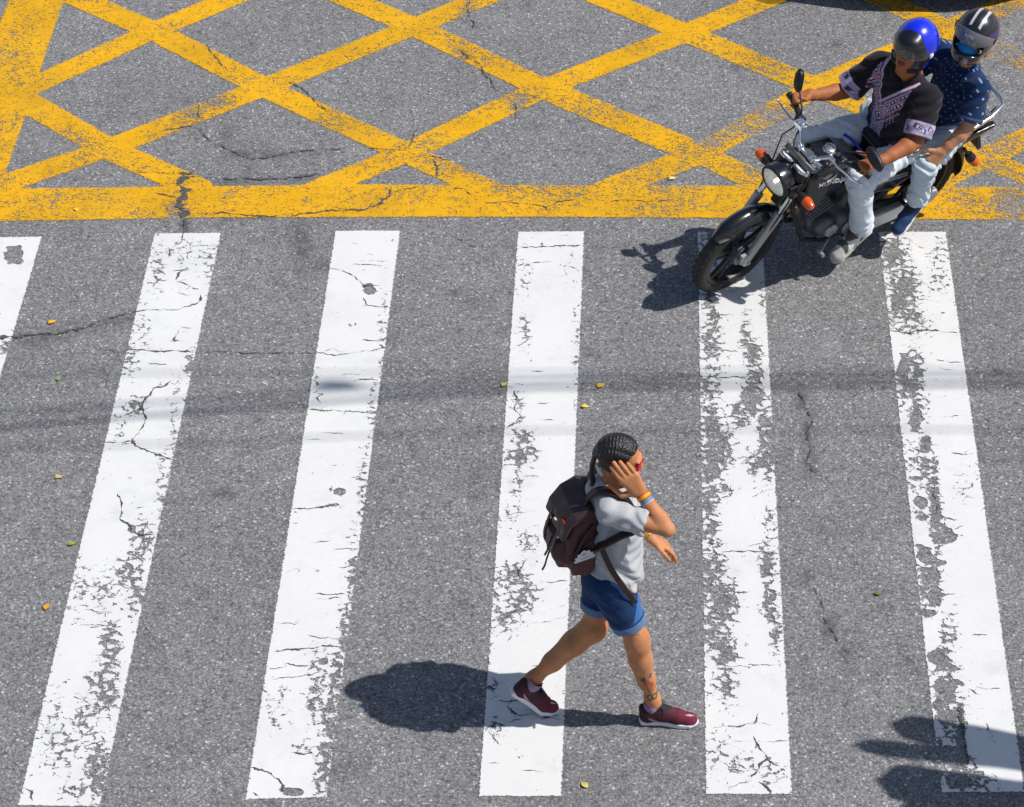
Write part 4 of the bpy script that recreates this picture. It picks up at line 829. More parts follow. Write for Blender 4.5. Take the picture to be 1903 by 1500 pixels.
def hand_shape(S, w, d, n, t, curl=((.1, .2, .15),) * 4, size=1.0, spread=.06, fat=1.0, thumb=((.75, .65, .15), (.9, .35, .25)), k=.004):
    """w wrist, d towards fingers, n palm side, t thumb side"""
    w = np.array(w, float); d = nrm(d); n = nrm(np.array(n) - d * np.dot(n, d)); tt = np.cross(d, n); t = tt if np.dot(tt, t) > 0 else -tt; z = size
    offs = (.030, .011, -.010, -.029); L = (.072, .080, .074, .058); mc = (.088, .090, .085, .077); rr = (.0088, .009, .0085, .0076)
    for i in range(4):
        kn = w + (d * mc[i] + t * offs[i]) * z; S.cone(w + (d * .012 + t * offs[i] * .45) * z, kn, .0145 * z, .0125 * z, .016 * z)
        p = kn; a = 0; dirs = d + t * spread * (1.5 - i)
        for sgm in range(3):
            a += curl[i][sgm]; q = p + (math.cos(a) * nrm(dirs) + math.sin(a) * n) * L[i] * (.46, .30, .24)[sgm] * z
            S.cone(p, q, rr[i] * (1.0, .96, .92)[sgm] * z * fat, rr[i] * (.97, .92, .78)[sgm] * z * fat, k); p = q
    b = w + (d * .018 + t * .020) * z; v = lambda c: nrm(d * c[0] + t * c[1] + n * c[2])
    m1 = b + v(thumb[0]) * .048 * z; m2 = m1 + v(thumb[1]) * .034 * z; m3 = m2 + v(thumb[1]) * .026 * z
    S.cone(b, m1, .0155 * z, .012 * z, .014 * z); S.cone(m1, m2, .0108 * z, .0098 * z, k); S.cone(m2, m3, .0098 * z, .0075 * z, k)
def arm_shape(S, sh, el, wr, k=1.0):
    sh, el, wr = [np.array(v, float) for v in (sh, el, wr)]
    S.chain([sh, sh + .35 * (el - sh), el], [.052 * k, .047 * k, .037 * k], .015); S.chain([el, el + .28 * (wr - el), el + .75 * (wr - el), wr], [.037 * k, .041 * k, .031 * k, .026 * k], .012)
def skin_col(base, extra=None):
    def f(V):
        c = np.tile(np.array(base, float), (len(V), 1)); return extra(V, c) if extra else c
    return f
def hash3(V, s=1.0): return np.modf(np.abs(np.sin(V @ np.array([127.1, 311.7, 74.7]) * s) * 43758.5453))[0]
def put(V, c, R): return V @ np.array(R).T + np.array(c)

def shoe_parts(up_fn, sole_fn, size=1.0, high=False):
    """upper and sole of a trainer, in its own frame: heel at x=0, toe +x, ground z=0"""
    A = Sculpt((-.04, -.08, -.03), (.33, .08, .2), .0035)
    A.prism([(-.002, -.034), (.10, -.030), (.185, -.046), (.235, -.046), (.268, -.022), (.277, 0), (.268, .024), (.235, .040), (.18, .040), (.10, .030), (-.002, .032), (-.014, 0)], 2, .017, .017, .010, 0)
    Sx, X, Y, Z = A.sl(A.lo, A.lo + A.n * A.h)
    A.f = A.f + 0
    A.f = np.maximum(A.f, (Z - (.034 + .014 * np.clip((.10 - X) / .1, 0, 1) - .010 * np.clip((X - .14) / .12, 0, 1))).astype(np.float32))
    U = Sculpt((-.04, -.08, -.02), (.33, .08, .2), .0035)
    U.chain([(.03, 0, .052), (.10, 0, .060), (.17, -.003, .050), (.235, -.003, .038)], [.038, .038, .038, .029], .02); U.ell((.225, -.003, .03), (.045, .040, .026), .015)
    U.chain([(.028, 0, .045), (.03, 0, .082), (.045, 0, .098)], [.034, .034, .036], .02); U.chain([(.065, 0, .098), (.125, 0, .074)], [.033, .030], .02)
    U.ell((-.002, 0, .095), (.012, .018, .022), .012)
    if high: U.chain([(.045, 0, .10), (.045, 0, .13)], [.036, .037], .01)
    U.cone((.05, 0, .092), (.045, 0, .16), .027, .03, .004, 's')
    U.half((0, 0, .016), (0, 0, -1))
    return U, A
def bend(V, x0, ang):
    V = V.copy(); m = V[:, 0] > x0; d = V[m] - np.array([x0, 0, .0]); t = np.clip((V[m, 0] - x0) / .03, 0, 1) * ang
    V[m] = np.array([x0, 0, 0]) + np.stack([d[:, 0] * np.cos(t) - d[:, 2] * np.sin(t), d[:, 1], d[:, 0] * np.sin(t) + d[:, 2] * np.cos(t)], 1); return V
def laces(mb, post, col_n=5, x0=.085, x1=.15):
    for i in range(col_n):
        t = i / (col_n - 1); x = x0 + (x1 - x0) * t; zt = .117 - .028 * t
        for s_ in (1, -1):
            mb.tube([np.array(p) for p in [(x, s_ * .026, zt - .014), (x + .004, s_ * .012, zt + .000), (x + .010, -s_ * .012, zt - .0005), (x + .014, -s_ * .026, zt - .018)]], .0026, 6)
    for s_ in (1, -1):                                     # bow
        mb.tube([(x0, 0, .118), (x0 + .004, s_ * .018, .131), (x0 + .012, s_ * .034, .125), (x0 + .010, s_ * .026, .115), (x0 + .002, s_ * .004, .118)], .0024, 6)
        mb.tube([(x0, 0, .118), (x0 + .014, s_ * .022, .119), (x0 + .026, s_ * .040, .101)], .0022, 6)

# ================================================================== WALKING WOMAN
W_O = np.array([.588, .605, 0.0])
W_M = Matrix.Translation(Vector(W_O))
woman = thing('person', 'woman walking in grey t-shirt, denim shorts and maroon trainers, hand to her face', 'person', W_M)
HC = np.array([.040, 0, 1.535]); HR = frame_of((.97, -.02, -.20), (.16, 0, .98)); HK = .98
RS, RE, RW = np.array([.005, -.165, 1.365]), np.array([.255, -.225, 1.325]), np.array([.141, -.125, 1.445])
LS, LE, LW = np.array([.015, .145, 1.350]), np.array([.050, .195, 1.105]), np.array([.190, .140, .955])
RH, RK, RA = np.array([.0, -.085, .90]), np.array([.132, -.095, .535]), np.array([.213, -.075, .125])
LH, LK, LA = np.array([-.01, .080, .90]), np.array([-.068, .035, .495]), np.array([-.372, .0, .170])
S = Sculpt((-.56, -.34, .03), (.50, .34, 1.70), .0042)
head_shape(S, HC, HR, HK)
S.chain([(-.005, 0, 1.36), (.018, 0, 1.48)], [.060, .052], .03)
S.ell((.02, 0, 1.20), (.095, .145, .17), .03).ell((.0, 0, 1.33), (.075, .15, .06), .03).ell((.01, 0, 1.03), (.085, .125, .13), .03).ell((-.005, 0, .90), (.105, .150, .10), .03)
for s_, sh in ((-1, RS), (1, LS)): S.cone((.0, s_ * .06, 1.36), sh, .05, .05, .03)
arm_shape(S, RS, RE, RW, .93); arm_shape(S, LS, LE, LW, .93)
hd = nrm(np.array([.026, -.108, 1.612]) - RW); hand_shape(S, RW, hd, (.10, .86, -.50), (-.8, .1, -.6), ((.06, .10, .06), (.03, .07, .05), (.02, .06, .05), (.04, .08, .05)), 1.16, .0, 1.17, ((.35, .92, .1), (.85, .35, .55)), .0015)
hand_shape(S, LW, (.80, .02, -.50), (-.55, -.15, -.75), (.2, -1, .2), ((.25, .35, .25), (.40, .5, .35), (.5, .6, .4), (.6, .7, .4)), 1.02, .10, 1.12, ((.75, .6, .2), (.9, .2, .3)), .0035)
def leg_shape(S, h, k_, a, side, foot_dir, g=1.0):
    S.chain([h, h + .5 * (k_ - h), k_], [.085, .071 * g, .055 * g], .02)
    sh = a - k_; bk = nrm(np.cross(sh, [0, 1, 0])); bk = bk if bk[0] < 0 else -bk
    S.chain([k_, k_ + sh * .28 + bk * .006, k_ + sh * .62 + bk * .004, a - sh * .06, a], [.0525 * g, .0505 * g, .041 * g, .0315 * g, .032], .05); S.ell(k_ - bk * .014 * g, (.036 * g, .038 * g, .055), .045)
    S.cone(k_ + sh * .05 + bk * .008, k_ + sh * .45 + bk * .009, .043 * g, .036 * g, .05); S.chain([a, a + np.array(foot_dir) * .075], [.031, .024], .01)
leg_shape(S, RH, RK, RA, -1, (.5, 0, -.87), .86); leg_shape(S, LH, LK, LA, 1, (.05, 0, -1.0), .93)
def w_skin(V, c):
    q = (V - HC) @ HR / HK
    hd_ = (np.abs(q[:, 0]) < .14) & (np.abs(q[:, 1]) < .12) & (np.abs(q[:, 2]) < .14) & (V[:, 1] > -.084)
    # shaved sides: stubble below the braided cap, fading at the temple
    line = .045 + .05 * np.clip(q[:, 0] - .02, 0, 1); back = np.clip((.048 - q[:, 0] + .35 * np.abs(q[:, 2] - .02) * (q[:, 2] < .02)) / .03, 0, 1)
    low = np.clip((q[:, 2] + .052 - .35 * np.clip(-q[:, 0], 0, .1) * 0) / .018, 0, 1); ear = ((q[:, 0] + .012) / .018) ** 2 + ((q[:, 2] + .004) / .028) ** 2 > 1
    m = np.clip(1.25 * hd_ * back * low, 0, 1) * ear * (np.abs(q[:, 1]) > -1) * np.where(q[:, 0] > .02, np.abs(q[:, 1]) > .05, 1)
    c = c * (1 - .92 * m[:, None]) + np.array([.026, .020, .018]) * .92 * m[:, None]
    lips = hd_ & (q[:, 0] > .08) & (np.abs(q[:, 2] + .066) < .012) & (np.abs(q[:, 1]) < .024); c[lips] = (.42, .13, .10)
    # tattoos on the front shin, near side
    t = ((V - RK) @ (RA - RK)) / ((RA - RK) @ (RA - RK)); ctr = RK + t[:, None] * (RA - RK); ux = V[:, 0] - ctr[:, 0]
    on = (np.abs(V[:, 1] + .085) < .09) & (V[:, 1] < ctr[:, 1] + .01) & (t > .3) & (t < 1) & (V[:, 2] < .6) & (V[:, 0] > 0)
    def ink(cx, ct, rx, rt, col, ring=0):
        d = np.sqrt(((ux - cx) / rx) ** 2 + ((t - ct) / rt) ** 2); d = d / 1.25; mm = on & ((np.abs(d - .75) < .32) if ring else (d < 1)) & (hash3(np.round(V * 140)) > .16); c[mm] = c[mm] * .15 + np.array(col) * .85
    ink(-.012, .50, .011, .040, (.02, .07, .08)); ink(.022, .47, .009, .035, (.03, .08, .14)); ink(.006, .53, .008, .03, (.20, .17, .10)); ink(.002, .585, .016, .028, (.42, .05, .02)); ink(.020, .61, .008, .035, (.45, .06, .02)); ink(.0, .66, .008, .022, (.40, .09, .03)); ink(.004, .73, .005, .014, (.06, .09, .06)); ink(-.004, .835, .013, .035, (.04, .11, .05), 1); ink(.017, .835, .012, .032, (.03, .07, .03), 1); ink(.006, .77, .004, .012, (.05, .08, .05))
    return c
S.build('body', M_SKIN, woman, color=skin_col((.56, .262, .120), w_skin))
# hair: braided cap, cornrows running front to back, and the hanging plait
H = Sculpt((-.15, -.11, -.02), (.13, .11, .16), .003)
H.ell((-.012, 0, .032), (.104, .084, .096), 0)
Sx, X, Y, Z = H.sl(H.lo, H.lo + H.n * H.h)
ang = np.arctan2(Y, Z - .01) + 0 * X; H.f = H.f - (.0042 * np.abs(np.cos(ang * 7.0 + .35 * np.sin(X * 40))) + .0012 * np.sin(X * 420 + 9 * np.sign(np.sin(ang * 7)))).astype(np.float32) + .002
cut = (.046 + .10 * np.clip(X + .04, 0, 1) + .75 * np.clip(X - .025, 0, 1) + .0 * Y - .55 * np.clip(-X - .055, 0, 1)) - Z; H.f = np.maximum(H.f, (cut * .9).astype(np.float32))
H.f = np.maximum(H.f, (X - .078 + .5 * np.clip(np.abs(Y) - .03, 0, 1)).astype(np.float32) * .8)
H.cone((-.085, 0, .05), (-.105, 0, .01), .024, .02, .02)
hair = H.build('hair', M_HAIR, woman, post=lambda V: put(V * HK, HC, HR))
B_ = Sculpt((-.19, -.06, -.20), (-.04, .06, .09), .003); pts = [np.array([-.098, 0, .05]), np.array([-.112, -.004, .0]), np.array([-.114, -.010, -.05]), np.array([-.108, -.016, -.10]), np.array([-.09, -.02, -.14])]
for i in range(15):
    t = i / 14 * (len(pts) - 1); j = min(int(t), len(pts) - 2); p = pts[j] + (t - j) * (pts[j + 1] - pts[j]); r = .0165 - .004 * i / 14
    for s_ in (1, -1): B_.ell(p + np.array([.002, s_ * .006, (.004 if s_ > 0 else -.004)]), (r * .8, r * .8, r), .003)
B_.ell(pts[-1] + np.array([.004, 0, -.012]), (.016, .015, .022), .004)
B_.build('plait', M_HAIR, hair, post=lambda V: put(V * HK, HC, HR))
MB().lathe([(.011, -.008), (.017, -.006), (.019, 0), (.017, .006), (.011, .008)], put(np.array([[-.080, -.012, -.052]]), HC, HR)[0], (.5, 0, 1), 18, True).tube([put(np.array([p]), HC, HR)[0] for p in [(-.095, -.014, -.04), (-.075, -.022, -.062), (-.055, -.028, -.085)]], [.007, .012, .009], 10).build('hair_tie', M_WHITEPL, hair)
# sunglasses with red frame
M_REDPL = surf('red_glossy_plastic', (.55, .012, .03), .2, coat=.7, var=.08)
M_DKLENS = surf('dark_lens', (.02, .018, .02), .08, coat=1, var=.05)
g = MB(); gl = MB(); Hx = lambda p: put(np.array(p, float) * HK, HC, HR)
for s_ in (1, -1):
    ring = [Hx([.100 - .5 * (abs(.034 + .026 * math.cos(a)) ** 2) * 8, s_ * (.036 + .028 * math.cos(a)), .010 + .022 * math.sin(a)]) for a in np.linspace(0, 2 * math.pi, 22, False)]
    g.tube(ring, .0042, 6, True); c0 = np.mean(ring, 0); gl.raw(np.array(ring + [c0 + HR[:, 0] * .003]), [[i, (i + 1) % 22, 22] for i in range(22)])
    g.tube([Hx([.082, s_ * .066, .018]), Hx([.05, s_ * .077, .018]), Hx([.0, s_ * .083, .014]), Hx([-.02, s_ * .084, .0])], .0032, 6)
g.tube([Hx([.103, .012, .016]), Hx([.108, 0, .02]), Hx([.103, -.012, .016])], .0036, 6)
sg = g.build('sunglasses', M_REDPL, woman); gl.build('sunglass_lens', M_DKLENS, sg)

# t-shirt
S = Sculpt((-.22, -.32, .74), (.26, .32, 1.46), .0045)
S.chain([(.012, 0, .94), (.022, 0, 1.20)], [.128, .118], .03, flat=((0, 1, 0), 1.32)); S.ell((.025, 0, 1.19), (.118, .158, .17), .03); S.ell((.005, 0, 1.335), (.085, .165, .075), .035)
S.ell((.030, 0, .95), (.118, .165, .12), .03); S.chain([(.032, 0, 1.14), (.040, 0, .86)], [.108, .112], .03, flat=((0, 1, 0), 1.45))
for s_, sh, el in ((-1, RS, RE), (1, LS, LE)):
    S.cone((0, s_ * .08, 1.350), sh, .060, .057, .035); S.cone(sh, sh + (el - sh) * .56, .057, .063, .02)
S.chain([(-.02, 0, 1.355), (.01, 0, 1.42)], [.085, .066], .03)
Sx, X, Y, Z = S.sl(S.lo, S.lo + S.n * S.h)
S.f = np.maximum(S.f, (.845 + 1.6 * Y * Y + .12 * np.clip(.05 - X, 0, 1) + .006 * np.sin(Y * 40 + X * 30) - Z).astype(np.float32))          # wavy hem
fold = .0085 * np.sin(84 * (X * .60 + Z * .36 + Y * .22) + 3.2 * np.sin(8 * Z + 7 * Y + 3 * X)) * np.clip((1.24 - Z) / .2, 0, 1) * np.clip((X + .08) / .1, .25, 1) + .005 * np.sin(105 * (X * .7 - Z * .5) + 2.5 * np.sin(16 * Z + 9 * X)) * np.clip((Z - 1.08) / .1, 0, 1) + .003 * np.sin(170 * (Z * .7 + X * .4) + 3 * np.sin(22 * X + 11 * Z))
fold = fold + .006 * np.sin(34 * Y + 4 * Z) * np.clip((1.0 - Z) / .12, 0, 1); S.f = S.f + (fold * .8).astype(np.float32)
for s_, sh, el in ((-1, RS, RE), (1, LS, LE)):
    d = nrm(el - sh); e0 = sh + (el - sh) * .56; S.cone(e0 + d * .02, e0 + d * .12, .054, .072, .004, 's')
    lo_ = e0 - .09; m_ = ((X - e0[0]) * d[0] + (Y - e0[1]) * d[1] + (Z - e0[2]) * d[2]); near = (s_ * Y > .12) & (Z > 1.15)
    S.f = np.where(near, np.maximum(S.f, (m_ - .030).astype(np.float32)), S.f)
S.cone((.012, 0, 1.385), (.040, 0, 1.52), .058, .075, .006, 's')
def tee(V):
    n = hash3(np.round(V * 260)); c = np.array([.485, .495, .515]) * (1 + .14 * (n[:, None] - .5)); 
    dn = np.linalg.norm(np.cross(V - np.array([.012, 0, 1.385]), nrm([.2, 0, 1])), axis=1); c[(V[:, 2] > 1.375) & (dn < .074)] *= .88
    return c
S.build('t_shirt', M_CLOTH, woman, color=tee)

# denim shorts with turned-up hems
S = Sculpt((-.24, -.26, .46), (.26, .26, .99), .0045)
S.ell((-.005, 0, .90), (.118, .160, .10), .02); tR, tL = .72, .72
eR = RH + (RK - RH) * tR; eL = LH + (LK - LH) * tL
S.chain([RH, eR], [.108, .080], .03); S.chain([LH, eL], [.106, .078], .03); S.ell((-.05, -.06, .87), (.075, .085, .085), .03).ell((-.06, .06, .87), (.075, .085, .085), .03)
S.warp(lambda X, Y, Z: .0022 * np.sin(70 * Z + 25 * X + 3 * np.sin(20 * Y)) * (Z < .86))
for e, h, k_ in ((eR, RH, RK), (eL, LH, LK)):
    d = nrm(k_ - h); Sx, X, Y, Z = S.sl(e - .16, e + .14); f = S.f[Sx]
    m = (X - e[0]) * d[0] + (Y - e[1]) * d[1] + (Z - e[2]) * d[2]; near = (np.abs(Y - e[1]) < .15) & (np.abs(X - e[0]) < .14); S.f[Sx] = np.where(near & (m > -.06), np.maximum(f, m.astype(np.float32)), f)
    V1 = e - d * .034; S.cone(V1 + d * .005, e - d * .008, .0865, .083, .002); S.cone(e - d * .012, e + d * .14, .066, .070, .003, 's')
    f = S.f[Sx]; S.f[Sx] = np.where(near & (m > -.06), np.maximum(f, (m - .004).astype(np.float32)), f)
def shorts_col(V):
    c = np.tile([.007, .036, .125], (len(V), 1)); c *= (1 + .5 * (hash3(np.round(V * 90)) - .5))[:, None]
    for e, h, k_ in ((eR, RH, RK), (eL, LH, LK)):
        m = (V - e) @ nrm(k_ - h); near = np.linalg.norm(V - e - m[:, None] * nrm(k_ - h), axis=1) < .115; cu = near & (m > -.040); c[cu] = (.13, .21, .36)
        fd = near & (m < -.05) & (m > -.28) & (V[:, 0] > e[0] + .01 + .3 * m * 0 - .18 * m); c[fd] = c[fd] * .35 + np.array([.045, .19, .50]) * .75
    return c
S.build('shorts', M_DENIM, woman, color=shorts_col)
p = eR + np.array([.042, -.073, .012]); MB().box(p, (.003, .005, .017), frame_of(RK - RH, (0, -1, 0))).build('hem_tab', surf('tan_thread', (.35, .25, .14), .8), woman)

# trainers
def trainer(M3, c, ball_bend, name_):
    U, A = shoe_parts(None, None); post = lambda V: put(bend(V * np.array([.985, .95, .98]), .175, ball_bend), c, M3)
    def ucol(V):
        c0 = np.tile([.062, .009, .020], (len(V), 1)); t = np.clip((V[:, 0] - .10) / .15, 0, 1)[:, None]; c0 = c0 * (1 - t) + np.array([.17, .010, .035]) * t
        c0 *= (1 + .5 * (np.sin(V[:, 0] * 420) * np.sin(V[:, 2] * 360)))[:, None] * .7 + .3
        # curved tick on both flanks
        x, z = V[:, 0], V[:, 2]; t = np.clip((x - .035) / .085, 0, 1); mid = .036 + .026 * (1 - t) ** 2 * (t < 2) - .004 * np.sin(t * 3); wd = .0060 * np.sin(math.pi * np.clip(t * .9 + .08, 0, 1)); tick = (x > .033) & (x < .122) & (np.abs(z - mid) < wd) & (np.abs(V[:, 1]) > .02)
        c0[tick] = (.58, .36, .38)
        tick2 = (x > .215) & (x < .258) & (np.abs(V[:, 1] + .012 - (x - .236) * .25) < .0065 * (1 - np.abs(x - .236) / .024)) & (z > .045); c0[tick2] = (.62, .38, .42)
        c0[(z > .100) | ((x < .0) & (z > .07))] = (.022, .010, .018); return c0
    u = U.build('shoe', M_KNIT, woman, color=ucol, post=post)
    A.build('sole', M_FOAM, u, color=lambda V: np.where((V[:, 2:3] < .006), np.array([[.30, .22, .24]]), np.array([[.76, .76, .80]])), post=post, relax=6)
    mb = MB(); laces(mb, None); mb.build('lace', surf('lace_dark', (.03, .015, .03), .8), u, xf=post)
    so = MB().lathe([(.040, -.012), (.041, .0), (.0395, .014), (.037, .030), (.0345, .034)], (.048, 0, .105), (-.12, 0, 1), 24)
    sk_ = so.build('sock', surf('lilac_sock', (.33, .20, .33), .85, var=.3, scale=60), woman, xf=post); return u
RF_R = frame_of((1, -.03, -.01), (0, 0, 1)); trainer(RF_R, np.array([.158, -.078, .0]), .06, 'r')
LF_R = frame_of((.76, .0, -.65), (.65, 0, .76)); LB = np.array([-.328, -.022, .012]); trainer(LF_R, LB - LF_R @ np.array([.175, 0, 0]), .60, 'l')
# bracelets, ring, anklets
def band(c, ax, r, h, mat, name, seg=22, squash=None):
    return MB().lathe([(r, -h), (r + .0035, -h * .8), (r + .0045, 0), (r + .0035, h * .8), (r, h)], c, ax, seg).build(name, mat, woman)
fa = nrm(RW - RE); M_RB = surf('rainbow_thread', (.65, .06, .02), .7, usecol=True, var=.2)
br = MB().lathe([(.0275, -.014), (.032, -.012), (.0335, 0), (.032, .012), (.0275, .014)], RW - fa * .020, fa, 32); vv = br.V[0]; tt_ = ((vv - (RW - fa * .02)) @ fa); aa = np.arctan2(vv[:, 2] - RW[2], vv[:, 1] - RW[1])
bo = br.build('bracelet', M_RB, woman); cc = np.where((np.abs(np.sin(aa * 2.5)) * .011 < np.abs(tt_))[:, None], np.array([[.60, .05, .01]]), np.array([[.85, .45, .02]])); cc4 = np.ones((len(cc), 4), np.float32); cc4[:, :3] = cc
a_ = bo.data.color_attributes.new('Col', 'FLOAT_COLOR', 'POINT'); a_.data.foreach_set('color', cc4.ravel())
band(RW - fa * .040, fa, .0285, .006, surf('sky_blue_band', (.04, .30, .55), .6), 'bracelet'); band(RW - fa * .052, fa, .0290, .0035, surf('lilac_band', (.5, .35, .5), .6), 'bracelet')
M_GOLD = surf('gold_chain', (.55, .36, .06), .3, metal=.8, var=.3, scale=200); fl = nrm(LW - LE); band(LW - fl * .025, fl, .0265, .004, M_GOLD, 'bracelet'); band(LW - fl * .040, fl, .027, .003, M_GOLD, 'bracelet')
d_ = nrm(LK - LA); band(LA + d_ * .035, d_ + np.array([.25, 0, .1]), .0335, .0025, surf('brown_cord', (.10, .05, .02), .8), 'anklet'); d_ = nrm(RK - RA); band(RA + d_ * .0, d_, .0355, .003, surf('bead_string', (.45, .33, .2), .6, var=.6, scale=220), 'anklet')
rp = RW + hd * .100 + np.array([-.002, 0, .004]); 

# backpack (its own thing)
pack = thing('backpack', 'dark maroon backpack with lid, pockets and a white sticker, worn by the walking woman', 'backpack', W_M)
def PKX(V):
    V = np.array(V, float); x, y, z = V.T; x, y = -.10 + (x + .10) * .93 + .10 * (z - 1.15), y * .84; a = R_(18); x0 = -.10; return np.stack([x0 + (x - x0) * math.cos(a) - y * math.sin(a), (x - x0) * math.sin(a) + y * math.cos(a), .955 + (z - .90) * .715], 1)
S = Sculpt((-.36, -.22, .80), (.02, .22, 1.54), .0045)
S.prism([(-.095, 1.40), (-.165, 1.395), (-.225, 1.32), (-.245, 1.22), (-.245, 1.04), (-.19, .93), (-.10, .90), (-.075, 1.0), (-.075, 1.25)], 1, 0, .150, .035, 0)
S.prism([(-.235, 1.20), (-.285, 1.17), (-.290, 1.05), (-.255, .97), (-.20, .95), (-.2, 1.15)], 1, 0, .115, .025, .012)
for s_ in (1, -1): S.prism([(-.185, 1.12), (-.215, 1.06), (-.20, .95), (-.11, .925), (-.085, 1.0), (-.10, 1.12)], 1, s_ * .145, .028, .014, .006)
def seam(X, Y, Z): return .0035 * np.exp(-((np.abs(Y) - .11) / .004) ** 2) * (X < -.1) + .003 * np.sin(40 * Z + 20 * X + 14 * Y + 2 * np.sin(30 * Y)) 
S.warp(seam)
def bagc(V):
    c = np.tile([.072, .023, .021], (len(V), 1)); lo_ = V[:, 2] < 1.12; c[lo_] = c[lo_] * 1.0 + np.array([.018, .003, .002]) * (np.abs(V[lo_, 1:2]) > .1); return c
pk = S.build('pack_body', M_LEATHER, pack, color=bagc, post=PKX)
S = Sculpt((-.36, -.22, 1.10), (.02, .22, 1.54), .0045)
S.prism([(-.085, 1.42), (-.155, 1.445), (-.225, 1.40), (-.268, 1.31), (-.278, 1.235), (-.262, 1.225), (-.235, 1.33), (-.17, 1.375), (-.09, 1.37)], 1, 0, .158, .012, 0); S.prism([(-.11, 1.42), (-.16, 1.43), (-.22, 1.38), (-.25, 1.31), (-.2, 1.33), (-.12, 1.38)], 1, 0, .14, .03, .02)
S.warp(lambda X, Y, Z: .002 * np.sin(50 * Y + 30 * X)); S.build('lid', M_LEATHER, pack, color=(.056, .025, .027), post=PKX)
st = MB()
def strap(pts, w, side, name, mat, th=.005):
    P = [np.array(p, float) for p in pts]; V = []; F = []; n = len(P)
    Q = [P[0]]
    for i in range(n - 1):                                # smooth through the points
        p0, p1, p2, p3 = P[max(i - 1, 0)], P[i], P[i + 1], P[min(i + 2, n - 1)]
        for t in np.linspace(.2, 1, 5): Q.append(.5 * ((2 * p1) + (-p0 + p2) * t + (2 * p0 - 5 * p1 + 4 * p2 - p3) * t * t + (-p0 + 3 * p1 - 3 * p2 + p3) * t ** 3))
    m = len(Q); side = nrm(side)
    for i in range(m):
        t = nrm(Q[min(i + 1, m - 1)] - Q[max(i - 1, 0)]); s_ = nrm(side - t * (side @ t)); u = np.cross(t, s_)
        for a, b2 in ((-1, -1), (1, -1), (1, 1), (-1, 1)): V.append(Q[i] + s_ * a * w + u * b2 * th)
    for i in range(m - 1):
        for j in range(4): F.append([4 * i + j, 4 * i + (j + 1) % 4, 4 * i + 4 + (j + 1) % 4, 4 * i + 4 + j])
    F += [[0, 1, 2, 3][::-1], [4 * m - 4, 4 * m - 3, 4 * m - 2, 4 * m - 1]]
    return MB().raw(V, F).build(name, mat, pack, xf=(None if name in ('shoulder_strap', 'hanging_strap') else PKX))
M_STRAP = surf('maroon_strap', (.045, .018, .018), .5, var=.3, scale=40, bump=.3, bscale=300)
for s_ in (-1, 1):
    strap([(-.12, s_ * .06, 1.27), (-.095, s_ * .07, 1.37), (-.045, s_ * .085, 1.422), (.02, s_ * .10, 1.428), (.085, s_ * .115, 1.385), (.125, s_ * .135, 1.30), (.112, s_ * .165, 1.265), (.060, s_ * .188, 1.255), (-.01, s_ * .188, 1.205), (-.06, s_ * .165, 1.155)], .026, (0, 1, .1 * s_), 'shoulder_strap', M_STRAP)
strap([(-.03, -.187, 1.17), (.01, -.191, 1.06), (.07, -.187, .94), (.105, -.168, .865), (.122, -.150, .82)], .013, (1, .2, 0), 'hanging_strap', M_STRAP, .003)
for zz in (1.16, 1.04):
    y_ = -.06 if zz > 1.2 else -.02; strap([(-.285, y_, zz), (-.296, y_ - .01, zz - .05), (-.304, y_ - .02, zz - .09), (-.316, y_ - .025, zz - .12)], .007, (0, 1, 0), 'strap_end', surf('teal_black_webbing', (.006, .02, .022), .7), .002)
for y_, l in ((-.075, 1), (.075, 1)): strap([(-.268, y_, 1.29), (-.280, y_, 1.22), (-.292, y_, 1.12), (-.286, y_, 1.05)], .012, (0, 1, 0), 'buckle_strap', M_STRAP, .003)
strap([(-.13, -.162, 1.33), (-.17, -.166, 1.24), (-.195, -.165, 1.14)], .008, (1, 0, .3), 'compression_strap', M_STRAP, .003); strap([(-.10, -.162, 1.27), (-.15, -.168, 1.19), (-.21, -.158, 1.12)], .006, (1, 0, .3), 'compression_strap', M_STRAP, .003)
# white sticker with a scalloped skyline on the side pocket, small badges on the lid
pts = [(-.052, -.030), (.050, -.030), (.056, -.012), (.045, -.006), (.048, .010), (.034, .012), (.030, .030), (.014, .028), (.004, .040), (-.012, .032), (-.020, .020), (-.034, .022), (-.036, .004), (-.052, .002), (-.047, -.012), (-.060, -.020)]
sR = np.array([[.97, 0, .24], [-.24, 0, .97]]); sc = np.array([-.160, -.1830, 1.115]); V = []; 
for o_ in (0, -.0012): V += [sc + .95 * (p[0] * np.array([.97, 0, .26]) + p[1] * np.array([-.26, 0, 1.25])) + np.array([0, o_, 0]) for p in pts]
n = len(pts); sk = MB().raw(V, [list(range(n, 2 * n)), list(range(n))[::-1]] + [[i, (i + 1) % n, n + (i + 1) % n, n + i] for i in range(n)]).build('sticker', M_WHITEPL, pack, smooth=False, xf=PKX)
mk_ = MB(); e1, e2 = np.array([.97, 0, .26]), np.array([-.26, 0, 1.25]); 
for (u0, v0, u1, v1, r) in ((-.022, -.014, .022, -.012, .0016), (-.012, .006, .010, .008, .0014), (-.006, .016, .008, .017, .0014)): mk_.tube([sc + e1 * u0 + e2 * v0 + (0, -.0015, 0), sc + e1 * u1 + e2 * v1 + (0, -.0015, 0)], r, 5)
mk_.lathe([(.006, 0), (.006, .001), (.0045, .001)], sc + e2 * .012 + e1 * -.003 + (0, -.0012, 0), (0, -1, 0), 14).build('sticker_print', surf('grey_print', (.22, .18, .22), .7), sk, xf=PKX)
MB().lathe([(.006, 0), (.005, .003), (0, .004)], (-.088, -.1755, 1.045), (0, -1, 0), 14).build('stud', M_WHITEPL, pack, xf=PKX)
